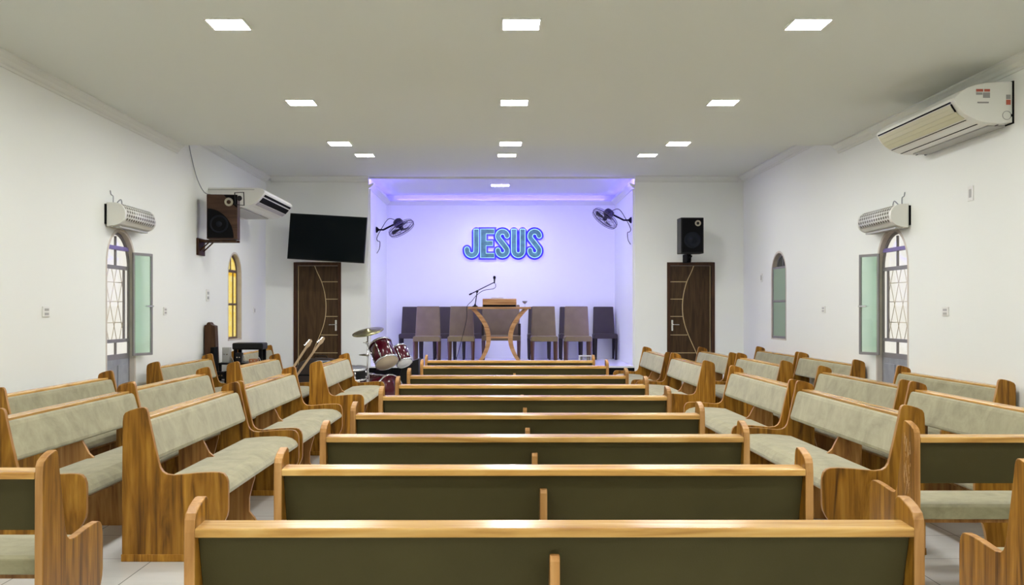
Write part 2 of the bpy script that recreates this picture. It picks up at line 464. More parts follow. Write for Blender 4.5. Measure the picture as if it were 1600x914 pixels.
led('added blue light strip behind an added ceiling bead at the mouth of the alcove', (AX0+.05, AX1-.05, YF+.046, YF+.058, ZH-.018, ZH), mt=LEDH)  # added strip to widen the blue wash in the alcove

# outside of the windows
struct('wall_outside_left', MB().box(XL-1.75, XL-1.6, 6.5, 13.2, -.1, 2.9), OUTW)
struct('wall_outside_right', MB().box(XR+1.6, XR+1.75, 6.5, 13.2, -.1, 2.9), OUTW)
struct('wall_outside_light_block', MB().box(XR+.5, XR+.6, 13.6, 19, -.1, 4.2).box(XR+.075, XR+.5, 13.55, 13.65, -.1, 4.2).box(XR+.075, XR+.6, 13.6, 19, 4.2, 4.3), DARKOUT)  # added dark enclosure, keeps daylight off the green window
struct('ground_outside', MB().box(XL-8, XL-T, YB, 24, -.2, -.02).box(XR+T, XR+8, YB, 24, -.2, -.02), OUTW)

# ------------------------------------------------------------------ door-windows and windows
def door_window(name, op, xw, s, sash_end):
    """tall arched glazed door; xw inner wall plane, s = +1 when the room lies at +x from the wall"""
    a, b, z0, zs, za = op
    root = bpy.data.objects.new(name, None); COL.objects.link(root); root['kind'] = 'structure'
    root.location = (xw, (a+b)/2, 0)
    c = (a+b)/2; L0, L1 = a-c, b-c
    def bx(m, x0, x1, y0, y1, z0_, z1_): m.box(min(s*x0, s*x1), max(s*x0, s*x1), y0, y1, z0_, z1_)
    # depth coordinates: negative = outside
    # reveal band following the opening (thin plaster arch)
    arc = arch_pts(L0, L1, zs, za, 18)
    inn = arch_pts(L0+.035, L1-.035, zs, za-.035, 18)
    m = MB()
    for (p, q) in zip(range(len(arc)-1), range(len(arc)-1)):
        m.prism([arc[p], arc[p+1], inn[p+1], inn[p]], -s*.074, s*.002, 'X')
    bx(m, -.075, .002, L0, L0+.035, 0, zs); bx(m, -.075, .002, L1-.035, L1, 0, zs)
    m.build('reveal', REVEAL, root)
    # metal frame
    d0, d1 = -.070, -.052
    m = MB()
    f = .03
    i0, i1 = L0+.035, L1-.035
    bx(m, d0, d1, i0, i0+f, 0, zs); bx(m, d0, d1, i1-f, i1, 0, zs)
    inn2 = arch_pts(i0+f, i1-f, zs, za-.035-f, 18)
    for p in range(len(inn)-1):
        m.prism([inn[p], inn[p+1], inn2[p+1], inn2[p]], -s*.070, -s*.052, 'X')
    bx(m, d0, d1, i0+f, i1-f, 1.83, 1.87)
    bx(m, d0, d1, i0+f, i1-f, 1.075, 1.11)
    bx(m, d0, d1, i0+f, i1-f, .90, .955)
    bx(m, d0, d1, -.015, .015, 2.07, za-.08)
    bx(m, d0, d1, -.015, .015, 1.87, 2.03)
    bx(m, d0, d1, -.015, .015, .955, 1.075)
    bx(m, d0, d1, i1-f-.13, i1-f-.10, 1.11, 1.83)
    m.build('window_frame', FRAMEG, root)
    m = MB(); bx(m, d0-.01, d1+.012, i0+.005, i1-.005, 2.03, 2.07)
    o = m.build('crossbar', PURPLE, root); o['label'] = 'purple crossbar under the arch'
    m = MB(); bx(m, -.067, -.062, i0+f*.5, i1-f*.5, .93, 1.86)
    ar = arch_pts(i0+.01, i1-.01, zs, za-.05, 16)
    m.prism([(i0+.01, 1.86)] + ar + [(i1-.01, 1.86)], -s*.067, -s*.062, 'X')
    m.build('pane', GLASS, root)
    # lower grey metal panel with a raised centre field
    m = MB(); bx(m, d0, d1, i0+f, i1-f, 0, .90)
    bx(m, d1, d1+.012, i0+f+.05, -.03, .08, .84); bx(m, d1, d1+.012, .03, i1-f-.05, .08, .84)
    m.build('lower_panel', PANELG, root, bevel=.004)
    # security grille outside the glass
    m = MB(); n = 5; w = i1-i0-2*f
    for k in range(-3, 4):
        for dirn in (1, -1):
            pts = []
            y0_ = k*.22; 
            for t in (0, 1):
                pts.append((y0_ + dirn*(t-.5)*.36, 1.10 + t*.74))
            # clip to opening
            (ya, za_), (yb, zb_) = pts
            seg = []
            for i in range(25):
                t = i/24; yy = ya+(yb-ya)*t; zz = za_+(zb_-za_)*t
                if -w/2 < yy < w/2: seg.append((-s*.115, yy, zz))
            if len(seg) > 2: m.tube([seg[0], seg[-1]], .0035, 5)
    for zz in (1.28, 1.50, 1.70): m.tube([(-s*.115, -w/2, zz), (-s*.115, w/2, zz)], .004, 5)
    m.build('grille', GRILLE, root)
    # opened sash, hinged at the far jamb and folded back towards the wall
    y1, xo = sash_end
    hy = L1-.10; ey = y1-c
    A = Vector((s*.004, hy, 0)); B = Vector((s*xo, ey, 0)); d = (B-A); ln = d.length; ang = math.atan2(d.y, d.x)
    M = Matrix.Translation(A) @ Matrix.Rotation(ang, 4, 'Z')
    zb, zt = .925, 2.02
    m = MB()
    m.box(0, .022, -.009, .009, zb, zt, mat=M).box(ln-.028, ln, -.009, .009, zb, zt, mat=M)
    m.box(.022, ln-.028, -.009, .009, zb, zb+.028, mat=M).box(.022, ln-.028, -.009, .009, zt-.028, zt, mat=M)
    sash = m.build('sash', FRAMEG, root, bevel=.002)
    m = MB().box(.02, ln-.025, -.003, .003, zb+.02, zt-.02, mat=M)
    o = m.build('sash_glass', GREENG, sash); o['label'] = 'pale green tinted glass'
    m = MB().box(ln-.12, ln-.01, .009 if s < 0 else -.03, .03 if s < 0 else -.009, 1.445, 1.46, mat=M)
    m.build('latch', SILVER, sash)
    return root
door_window('window_1', LD, XL, 1, (11.14, .11))
door_window('window_2', RD, XR, -1, (11.30, .13))

def small_window(name, op, xw, s, panemat, framem, closed_sash):
    a, b, z0, zs, za = op; c = (a+b)/2; L0, L1 = a-c, b-c
    root = bpy.data.objects.new(name, None); COL.objects.link(root); root['kind'] = 'structure'
    root.location = (xw, c, 0)
    def bx(m, x0, x1, y0, y1, z0_, z1_): m.box(min(s*x0, s*x1), max(s*x0, s*x1), y0, y1, z0_, z1_)
    arc = arch_pts(L0, L1, zs, za, 18); inn = arch_pts(L0+.03, L1-.03, zs, za-.03, 18)
    m = MB()
    for p in range(len(arc)-1): m.prism([arc[p], arc[p+1], inn[p+1], inn[p]], -s*.074, s*.002, 'X')
    bx(m, -.075, .002, L0, L0+.03, z0, zs); bx(m, -.075, .002, L1-.03, L1, z0, zs); bx(m, -.075, .002, L0, L1, z0, z0+.02)
    m.build('reveal', REVEAL, root)
    i0, i1 = L0+.03, L1-.03; f = .035; d0, d1 = -.078, -.060
    m = MB()
    bx(m, d0, d1, i0, i0+f, z0+.02, zs); bx(m, d0, d1, i1-f, i1, z0+.02, zs)
    inn2 = arch_pts(i0+f, i1-f, zs, za-.03-f, 18)
    for p in range(len(inn)-1): m.prism([inn[p], inn[p+1], inn2[p+1], inn2[p]], -s*.078, -s*.060, 'X')
    bx(m, d0, d1, i0+f, i1-f, z0+.02, z0+.05)
    bx(m, d0, d1, i0+f, i1-f, zs+.05, zs+.09)
    bx(m, d0, d1, i0+f, i1-f, 1.485, 1.515)
    if not closed_sash:
        bx(m, d0, d1, .12, .15, z0+.05, zs+.05)
    bx(m, d0, d1, -.012, .012, zs+.09, za-.08)
    m.build('window_frame', framem, root)
    m = MB(); bx(m, -.073, -.067, i0+.01, i1-.01, z0+.04, zs+.07)
    m.build('pane', panemat, root)
    m = MB(); ar = arch_pts(i0+.01, i1-.01, zs, za-.05, 16)
    m.prism([(i0+.01, zs)] + [p for p in ar if p[1] > zs+.001] + [(i1-.01, zs)], -s*.073, -s*.067, 'X')
    m.build('arch_pane', ARCHG if closed_sash else panemat, root)
    return root
small_window('window_3', LW, XL, 1, YPANE, FRAMEB, False)
w4 = small_window('window_4', RW, XR, -1, DARKG, FRAMEG, True)
# the green sash of window 4 stands flush with the wall face
zb, zt = 1.0, 2.05
m = MB(); m.box(.004, .022, -.36, -.33, zb, zt).box(.004, .022, .31, .34, zb, zt).box(.004, .022, -.33, .31, zb, zb+.035).box(.004, .022, -.33, .31, zt-.03, zt).box(.004, .022, -.33, .31, 1.53, 1.56)
sh = m.build('sash', FRAMEG, w4, bevel=.002)
m = MB().box(.010, .016, -.335, .315, zb+.03, zt-.02); o = m.build('sash_glass', DARKG, sh); o['label'] = 'green tinted glass'

# ------------------------------------------------------------------ brown doors
def brown_door(name, x0, x1, mirror):
    w = x1-x0
    root = bpy.data.objects.new(name, None); COL.objects.link(root); root['kind'] = 'structure'
    root.location = (x0, YF, 0)
    def X(u): return w-u if mirror else u
    def bx(m, a, b, y0, y1, z0, z1): m.box(min(X(a), X(b)), max(X(a), X(b)), y0, y1, z0, z1)
    m = MB()
    bx(m, 0, .055, -.015, .10, 0, DZ); bx(m, w-.055, w, -.015, .10, 0, DZ); bx(m, .055, w-.055, -.015, .10, DZ-.055, DZ)
    m.build('door_frame', DOORF, root, bevel=.004)
    m = MB(); bx(m, .058, w-.058, .02, .055, .005, DZ-.058)
    leaf = m.build('door_leaf', DOORW, root, bevel=.003)
    # curved inlay
    cz = [(.325, 2.16), (.43, 1.99), (.505, 1.78), (.535, 1.60), (.545, 1.45), (.52, 1.22), (.45, 1.02), (.35, .80), (.26, .60), (.20, .38), (.17, .18), (.165, .01)]
    def curve_u(z):
        for (ua, za_), (ub, zb_) in zip(cz, cz[1:]):
            if zb_ <= z <= za_:
                t = (za_-z)/(za_-zb_); return ua+(ub-ua)*t
        return cz[-1][0]
    m = MB(); pts = []
    for i in range(37):
        z = 2.155 - i*(2.155-.01)/36
        # smoothed
        u = sum(curve_u(min(2.155, max(.015, z+dz))) for dz in (-.12, -.06, 0, .06, .12))/5
        pts.append((u, z))
    for (u0, z0), (u1, z1) in zip(pts, pts[1:]):
        q = [(X(u0-.006), z0), (X(u0+.006), z0), (X(u1+.006), z1), (X(u1-.006), z1)]
        m.prism(q, .0165, .0215, 'Y')
    for z in (1.89, 1.60, 1.31, 1.0, .70, .40):
        u = min(pts, key=lambda p: abs(p[1]-z))[0]
        m.box(min(X(u+.006), X(w-.06)), max(X(u+.006), X(w-.06)), .0165, .0215, z-.005, z+.005)
    bx(m, .072, .080, .0165, .0215, .01, 2.155)
    o = m.build('inlay', INLAY, leaf); o['label'] = 'pale inlaid line pattern'
    m = MB(); bx(m, w-.105, w-.075, .010, .020, 1.07, 1.25)
    hz = 1.175
    m.tube([(X(w-.09), .012, hz), (X(w-.09), -.035, hz)], .009, 10)
    m.tube([(X(w-.09), -.035, hz), (X(w-.20), -.035, hz-.004)], .008, 10)
    o = m.build('door_handle', SILVER, leaf, bevel=.002); o['label'] = 'chrome lever handle'
    return root
brown_door('door_1', DL0, DL1, False)
brown_door('door_2', DR0, DR1, True)

# ------------------------------------------------------------------ ceiling light panels
def panel_proto(sz):
    root = thing('ceiling_light', '', 'ceiling light')
    h = sz/2
    m = MB()
    m.box(-h-.012, h+.012, -h-.012, -h, -.012, 0).box(-h-.012, h+.012, h, h+.012, -.012, 0).box(-h-.012, -h, -h, h, -.012, 0).box(h, h+.012, -h, h, -.012, 0)
    m.build('frame', WHITEP, root)
    m = MB().box(-h, h, -h, h, -.009, -.001)
    o = m.build('diffuser', LAMP, root); o['label'] = 'glowing white square diffuser'
    return root
p0 = panel_proto(.25); used = False
names = {4.5: 'fourth', 7.12: 'nearest', 9.79: 'middle', 12.19: 'farthest'}
for y in (-1.1, 1.75, 4.45, 7.12, 9.79, 12.19):
    for x, side in ((-1.86, 'left'), (.175, 'centre'), (2.17, 'right')):
        o = p0 if not used else copy_tree(p0); used = True
        o.location = (x, y, ZL)
        if y > 7: o['label'] = {7.12: 'largest glowing square panel, nearest the camera, in the %s line of the low ceiling',
                                9.79: 'second glowing square panel from the camera in the %s line of the low ceiling',
                                12.19: 'glowing square panel by the ceiling step in the %s line of the low ceiling'}[y] % side
        else: o['label'] = 'glowing square panel overhead, %s line, %s' % (side, {4.45: 'just ahead of the camera', 1.75: 'above the camera', -1.1: 'behind the camera'}[y])
        o['group'] = 'square light panels in the low ceiling'
for x, side in ((-1.89, 'left'), (.157, 'centre'), (2.18, 'right')):
    o = copy_tree(p0); o.location = (x, 14.75, ZH); o['group'] = 'square light panels in the raised ceiling'
    o['label'] = 'glowing square panel, %s one of three in the raised ceiling before the stage' % side
o = copy_tree(p0); o.location = (.075, 18.27, ZH); o.scale = (1.25, 1.0, 1.0); o['group'] = 'square light panels in the raised ceiling'
o['label'] = 'lone glowing light panel in the blue-lit alcove ceiling above the sign'

# ------------------------------------------------------------------ pews
PW = 2.075; PT = .032
PROF = [(0, .02), (0, .30), (.004, .78), (.008, .815), (.018, .832), (.046, .846), (.085, .857), (.112, .862), (.126, .861), (.137, .853), (.144, .835), (.150, .80),
        (.180, .665), (.205, .555), (.214, .525), (.228, .503), (.250, .489), (.29, .484), (.35, .489), (.42, .496), (.50, .500), (.545, .499), (.568, .492), (.584, .474), (.593, .445),
        (.595, .40), (.594, .285), (.588, .255), (.572, .222), (.548, .185), (.535, .14), (.528, .09), (.528, .02)]
MIDP = [(.0, 0), (.0, .70), (.008, .715), (.03, .715), (.05, .70), (.075, .63), (.115, .57), (.155, .555), (.175, .52), (.20, .47), (.235, .44), (.255, .42), (.255, .36), (.50, .36), (.50, .30), (.485, .25), (.465, .17), (.465, .08), (.50, .04), (.52, 0)]
def make_pew(name='church_pew'):
    root = thing(name, '', 'pew')
    for sx in (-1, 1):
        a = sx*(PW/2); b = sx*(PW/2-PT)
        m = MB(); m.prism([(y, z) for y, z in PROF], min(a, b), max(a, b), 'X', 0, 1)
        e = m.build('end_panel', [WOOD, EDGE], root, bevel=.004)
        m = MB(); a2 = sx*(PW/2+.003); b2 = sx*(PW/2-PT-.003)
        m.box(min(a2, b2), max(a2, b2), -.004, .545, 0, .042)
        m.build('plinth', WOOD, e, bevel=.004)
    i = PW/2-PT
    m = MB(); m.prism([(0, .767), (0, .789), (.004, .793), (.098, .797), (.102, .792), (.102, .772)], -i, i, 'X')
    o = m.build('top_rail', WOODX, root, bevel=.002); o['label'] = 'pale varnished top rail'
    m = MB(); m.prism([(.030, .768), (.055, .768), (.118, .562), (.094, .556)], -i, i, 'X')
    o = m.build('back_board', OLIVE, root, bevel=.003); o['label'] = 'dark olive covered back'
    # backrest cushion, softly rounded
    cp = [(.104, .770), (.108, .781), (.122, .783), (.136, .776), (.145, .758), (.160, .705), (.178, .640), (.193, .590), (.192, .573), (.180, .563), (.160, .560), (.122, .562), (.06, .766)]
    m = MB(); m.prism(cp, -i+.006, i-.006, 'X', smooth=False)
    o = m.build('back_cushion', VELVET, root, bevel=.008, seg=3); o['label'] = 'greige velvet backrest cushion'
    sp = [(.165, .365), (.165, .425), (.19, .437), (.30, .448), (.42, .453), (.50, .450), (.545, .438), (.575, .418), (.590, .395), (.591, .380), (.582, .370), (.56, .365)]
    m = MB(); m.prism(sp, -i+.002, i-.002, 'X')
    o = m.build('seat_cushion', VELVET, root, bevel=.006, seg=3); o['label'] = 'greige velvet seat cushion'
    m = MB(); m.box(-i, i, .20, .54, .342, .366)
    m.build('seat_board', BRACE, root)
    m = MB(); m.prism(MIDP, -.014, .014, 'X', 0, 1)
    m.build('middle_support', [BRACE, EDGE], root, bevel=.003)
    return root
pew0 = make_pew(); first = [True]
def place_pew(x, y, rz, label, group, z=0):
    o = pew0 if first[0] else copy_tree(pew0)
    first[0] = False
    o.location = (x, y, z); o.rotation_euler = (0, 0, rz); o['label'] = label; o['group'] = group
    return o
ords = ['nearest', 'second', 'third', 'fourth', 'fifth', 'sixth', 'seventh', 'eighth', 'farthest']
def centre_label(i):
    if i == 0: return "centre-block pew nearest the camera, seen from behind along the bottom of the picture"
    if i == 8: return 'centre-block pew farthest from the camera, nearest the stage, only its top rail showing'
    return 'centre-block pew, %s from the camera, seen from behind' % ords[i]
CY = [2.86, 3.93, 4.93, 5.98, 7.24, 8.36, 9.56, 11.25, 12.46]
CX = [.165, .183, .187, .185, .205, .213, .204, .204, .170]
for i, (x, y) in enumerate(zip(CX, CY)):
    place_pew(x, y, (.004 if i == 0 else 0), centre_label(i), 'pews of the centre block facing the stage')
RW_, LW_ = PI/2, -PI/2
side = 'pews facing the centre aisle from the %s side'
Lx = [(-2.09, 6.755, 'nearest pew of the left row beside the centre block, wide end panel toward the camera'),
      (-2.085, 8.92, 'middle pew of the left row closest to the centre block, stained pale seat'),
      (-2.02, 12.10, 'small distant pew left of the centre block beside the drum kit'),
      (-2.86, 6.70, 'nearest pew of the second row from the left wall, by the left picture edge'),
      (-2.90, 8.86, 'pew in the second row from the left wall, middle of that row'),
      (-2.88, 11.96, 'pew in the second row from the left wall, in front of the black equipment table'),
      (-3.61, 8.26, 'pew against the left wall nearest the camera, before the arched door'),
      (-3.73, 11.95, 'pew against the left wall just beyond the arched door'),
      (-3.70, 15.25, 'pew in the far left corner, mostly hidden behind black equipment')]
for x, y, lb in Lx: place_pew(x, y, LW_, lb, side % 'left')
Rx = [(2.465, 6.91, 'nearest pew of the right row beside the centre block, behind the big dark back'),
      (2.455, 9.12, 'second pew from the camera in the right row closest to the centre block'),
      (2.40, 12.23, 'third pew from the camera in the right row closest to the centre block'),
      (2.37, 14.52, 'farthest pew of the right row closest to the centre block, beside the stage corner'),
      (3.32, 6.86, 'nearest pew of the second row from the right wall, cut by the right picture edge'),
      (3.325, 9.11, 'pew in the second row from the right wall, second from the camera'),
      (3.255, 12.23, 'pew in the second row from the right wall, third from the camera'),
      (3.19, 14.42, 'pew in the second row from the right wall, farthest, before the brown door'),
      (4.11, 9.12, 'pew against the right wall nearest the camera, below the outlet'),
      (4.115, 12.43, 'pew against the right wall just beyond the arched door'),
      (4.115, 14.62, 'farthest pew against the right wall, under the green glass window')]
for x, y, lb in Rx: place_pew(x, y, RW_, lb, side % 'right')
fg = 'foreground pews at the picture edges facing the stage'
place_pew(-1.705-PW/2, 3.85, 0, 'pew at the lower left picture corner, facing the stage', fg)
fr1 = place_pew(2.01+PW/2, 4.92, 0, 'pew at the right picture edge with dark back, seat and scratched end panel', fg)
m = MB(); rs = random.Random(3)
for k in range(34):
    y, z = rs.uniform(.045, .125), rs.uniform(.45, .78); a = rs.uniform(-.5, .5); ln = rs.uniform(.015, .06)
    M = Matrix.Translation((-PW/2, y, z)) @ Matrix.Rotation(a, 4, 'X')
    m.box(-.0012, .001, -.0008, .0008, -ln/2, ln/2, mat=M)
m.box(-.0012, .001, -.0015, .0015, -.06, .06, mat=Matrix.Translation((-PW/2, .09, .60)) @ Matrix.Rotation(-.4, 4, 'X'))
o = m.build('scratches', plain('bare_scratched_wood', (.62, .42, .24), .6), fr1); o['kind'] = 'stuff'; o['label'] = 'pale scratches on the end panel'
place_pew(1.905+PW/2, 3.62, 0, 'pew at the lower right picture corner, only its end panel showing', fg)

# ------------------------------------------------------------------ stage chairs
def make_chair(lea, leg, w=.46):
    root = thing('parson_chair', '', 'chair')
    h = w/2
    # faces -Y (towards the room); origin at front centre of the seat on the floor
    m = MB(); m.prism([(-h, .40), (-h, .475), (-h+.02, .49), (h-.02, .49), (h, .475), (h, .40)], 0, .46, 'Y')
    m.build('seat', lea, root, bevel=.012, seg=3)
    m = MB()
    m.prism([(.40, .47), (.47, .47), (.53, 1.0), (.47, 1.005)], -h+.01, h-.01, 'X')
    o = m.build('backrest', lea, root, bevel=.014, seg=3)
    for v in o.data.vertices:
        if v.co.z > .9: v.co.x *= .90
    for lx in (-1, 1):
        for ly, tilt in ((.03, 0), (.43, .05)):
            m = MB(); x0 = lx*(h-.03)
            m.tube([(x0, ly, .40), (x0, ly+tilt, 0)], .030, 4, r2=.019, smooth=False)
            m.build('leg', leg, root)
    return root
tp = make_chair(TAUPE, LEGW); bp_ = make_chair(BROWN, LEGD, .44)
YFR, YBK = 17.42, 19.28
sf, sb = 1600/YFR, 1600/YBK
def cx(px, s): return (px-775)/s
fr = [(666, 'first from the left'), (720, 'second from the left'), (851, 'just right of the lectern'), (904, 'rightmost, behind the acrylic box')]
for i, (px, w) in enumerate(fr):
    o = tp if i == 0 else copy_tree(tp)
    o.location = (cx(px, sf), YFR, ZS); o['label'] = 'taupe upholstered chair in the front stage row, %s' % w; o['group'] = 'taupe chairs in the front stage row'
bk = [(641, 'far left of the row'), (694, 'second from the left'), (740, 'third, left of the lectern'), (843, 'right of the lectern, mostly hidden'), (893, 'second from the right'), (947, 'standing alone at the far right')]
for i, (px, w) in enumerate(bk):
    o = bp_ if i == 0 else copy_tree(bp_)
    o.location = (cx(px, sb), YBK, ZS); o['label'] = 'dark brown upholstered chair against the alcove wall, %s' % w; o['group'] = 'dark brown chairs along the alcove wall'
# wide presiding chair behind the lectern
root = thing('armchair', 'wide taupe upholstered chair with low arms directly behind the lectern', 'chair', (cx(783, 1600/17.95), 17.95, ZS))
h = .345
MB().box(-h, h, 0, .48, .40, .49).build('seat', TAUPE, root, bevel=.012, seg=3)
MB().prism([(.40, .47), (.47, .47), (.53, 1.03), (.47, 1.035)], -h+.01, h-.01, 'X').build('backrest', TAUPE, root, bevel=.014, seg=3)
for lx in (-1, 1):
    x0 = lx*(h-.02)
    m = MB().box(min(x0-.02, x0+.02), max(x0-.02, x0+.02), .02, .42, .49, .70)
    m.build('armrest', BROWN, root, bevel=.008)
    for ly in (.03, .44): MB().tube([(lx*(h-.03), ly, .40), (lx*(h-.03), ly, 0)], .03, 4, r2=.02, smooth=False).build('leg', LEGW, root)

# ------------------------------------------------------------------ lectern and what stands on it
LX, LY = cx(780.5, 1600/17.2), 17.19
root = thing('lectern', 'light wooden lectern with two inward-bowed legs at the front of the stage', 'lectern', (LX, LY, ZS))
m = MB(); m.box(-.53, .53, -.0, .50, .955, .99)
m.build('lectern_top', LECT, root, bevel=.006)
def bow(sx):
    pts_o, pts_i = [], []
    for i in range(21):
        t = i/20; z = .955*(1-t)
        x = .185 + .22*abs(2*(t-.52))**2.0
        if t < .3: x += .02*(.3-t)/.3
        wd = .032 + .012*(1-t)
        pts_o.append((sx*(x+wd), z)); pts_i.append((sx*(x-wd), z))
    return pts_o, pts_i
for sx in (-1, 1):
    po, pi_ = bow(sx); m = MB()
    for i in range(20): m.prism([po[i], po[i+1], pi_[i+1], pi_[i]], .06, .42, 'Y')
    # remove inner caps by merging
    o = m.build('bowed_leg', LECT, root)
m = MB().box(-.20, .20, .10, .38, .46, .485); m.build('cross_shelf', LECT, root, bevel=.004)
TOPZ = ZS+.99
bx0, bx1 = cx(754, 1600/17.3), cx(807, 1600/17.3)
root = thing('book_rest', 'low wooden box-shaped book rest lying on the lectern top', 'book rest', ((bx0+bx1)/2, 17.30, TOPZ))
w = (bx1-bx0)/2
m = MB(); m.prism([(0, .035), (0, .13), (.02, .14), (.30, .145), (.30, .035)], -w, w, 'X'); m.build('box', LECT, root, bevel=.004)
MB().box(-w+.01, w-.01, .008, .29, 0, .036).build('base', BLACKM, root)
root = thing('open_book', 'open book with white pages lying on the wooden book rest', 'book', (cx(777, 92.5)+.0, 17.40, TOPZ+.1445))
m = MB()
for sx in (-1, 1): m.prism([(0, .0), (sx*.10, .0), (sx*.10, .018), (sx*.05, .026), (0, .014)], -.06, .12, 'Y')
m.build('pages', PAPER, root)
MB().box(-.105, .105, -.065, .125, -.0005, .004).build('cover', GREYP, root)
# desk microphone stand on the lectern
mx = cx(742, 92.5)
mic_stand = root = thing('microphone_stand', 'black boom microphone stand rising from the left end of the lectern', 'microphone stand', (mx, 17.42, TOPZ))
MB().lathe([(.05, 0), (.05, .012), (.018, .03), (.014, .05)], 18).build('base', BLACK, root)
MB().tube([(0, 0, .03), (.035, 0, .25)], .009, 8).build('pole', BLACK, root)
m = MB().tube([(-.085, 0, .215), (.33, 0, .42)], .008, 8); m.lathe([(.014, 0), (.014, .05)], 10, Matrix.Translation((-.10, 0, .207)) @ align((1, 0, .5)))
m.build('boom', BLACK, root)
MB().lathe([(.020, -.02), (.024, 0), (.020, .03)], 12, Matrix.Translation((.035, 0, .262)) @ align((0, 1, 0))).build('clutch', BLACK, root)
root2 = thing('microphone', 'small black microphone at the upper end of the boom', 'microphone', (mx+.33, 17.42, TOPZ+.42))
MB().lathe([(.010, -.02), (.013, .03), (.016, .05)], 14).build('body', BLACK, root2)
MB().lathe([(.012, .05), (.021, .06), (.024, .08), (.020, .10), (.008, .108)], 14).build('grille', BLACKM, root2)
pts = [(mx+.345, 17.40, TOPZ+.40), (mx+.35, 17.39, TOPZ+.34), (mx+.30, 17.38, TOPZ+.305), (mx+.15, 17.38, TOPZ+.28), (mx+.03, 17.36, TOPZ+.20), (mx-.05, 17.30, TOPZ+.10), (mx-.13, 17.17, TOPZ+.005),
       (mx-.13, 17.16, TOPZ-.15), (mx-.16, 17.16, TOPZ-.32), (mx-.22, 17.16, TOPZ-.55), (mx-.27, 17.17, ZS+.25), (mx-.34, 17.19, ZS+.01)]
def smooth_path(p, n=6):
    p = [Vector(q) for q in p]; out = []
    for i in range(len(p)-1):
        a, b, c, d = p[max(i-1, 0)], p[i], p[i+1], p[min(i+2, len(p)-1)]
        for k in range(n):
            t = k/n
            out.append(.5*((2*b)+(c-a)*t+(2*a-5*b+4*c-d)*t*t+(3*b-a-3*c+d)*t**3))
    out.append(p[-1]); return out
tag(MB().tube(smooth_path(pts), .005, 6).build('black_cable', BLACK), 'thin black cable hanging from the microphone boom past the lectern', 'cable')
root = thing('goblet', 'small glass goblet on the right end of the lectern', 'goblet', (cx(820, 92), 17.38, TOPZ))
MB().lathe([(.022, 0), (.022, .004), (.004, .008), (.004, .05), (.012, .055)], 16).build('stem', ACRYL, root)
MB().lathe([(.012, .055), (.035, .075), (.045, .10), (.042, .102), (.03, .078), (.010, .060)], 16).build('bowl', STEEL, root)
# acrylic box on the stage
root = thing('acrylic_box', 'small clear acrylic box with white edges on the stage floor at right', 'box', (cx(915, 93), 17.16, ZS))
e = .10
m = MB()
for a in (-1, 1):
    for b in (0, 1): m.box(a*e-.006, a*e+.006, b*.18, b*.18+.012, 0, .17)
m.box(-e, e, -.002, .012, .16, .172).box(-e, e, .18, .192, .16, .172).box(-e-.006, -e+.006, 0, .19, .16, .172).box(e-.006, e+.006, 0, .19, .16, .172)
m.build('frame', HEADW, root)
MB().box(-e+.006, e-.006, .008, .184, .0, .158).build('body', ACRYL, root)

# ------------------------------------------------------------------ JESUS sign on the alcove wall
def offset_ribbon(path, hw, n_cap=6):
    P = [Vector((a, b)) for a, b in path]; Lf, Rt = [], []
    for i, p in enumerate(P):
        d = (P[min(i+1, len(P)-1)] - P[max(i-1, 0)]).normalized(); nrm = Vector((-d.y, d.x))
        Lf.append(p+nrm*hw); Rt.append(p-nrm*hw)
    d = (P[-1]-P[-2]).normalized(); nrm = Vector((-d.y, d.x)); cap1 = []
    for k in range(1, n_cap): a = PI*k/n_cap; cap1.append(P[-1] + nrm*math.cos(a)*hw + d*math.sin(a)*hw)
    d0 = (P[0]-P[1]).normalized(); n0 = Vector((-d0.y, d0.x)); cap0 = []
    for k in range(1, n_cap): a = PI*k/n_cap; cap0.append(P[0] + n0*math.cos(a)*hw + d0*math.sin(a)*hw)
    return Lf + cap1 + list(reversed(Rt)) + cap0
def arcp(cx_, cy_, rx, ry, a0, a1, n=12):
    return [(cx_+rx*math.cos(math.radians(a0+(a1-a0)*i/n)), cy_+ry*math.sin(math.radians(a0+(a1-a0)*i/n))) for i in range(n+1)]
HW = .048
LH = .555
def letter_path(ch):
    W = .265; r = (W-2*HW)/2
    if ch == 'U': return [(HW, LH-HW), (HW, .30)] + arcp(W/2, HW+r, r, r, 180, 360) + [(W-HW, .30), (W-HW, LH-HW)]
    if ch == 'J': return [(W-HW, LH-HW), (W-HW, .35), (W-HW, .22)] + arcp(W-HW-.09, .14, .09, .092, 0, -180, 12)[1:] + [(W-HW-.182, .165)]
    if ch == 'S': return arcp(W/2, LH-HW-.088, .088, .088, 5, 225, 12) + arcp(W/2, HW+.088, .088, .088, 45, -185, 12)
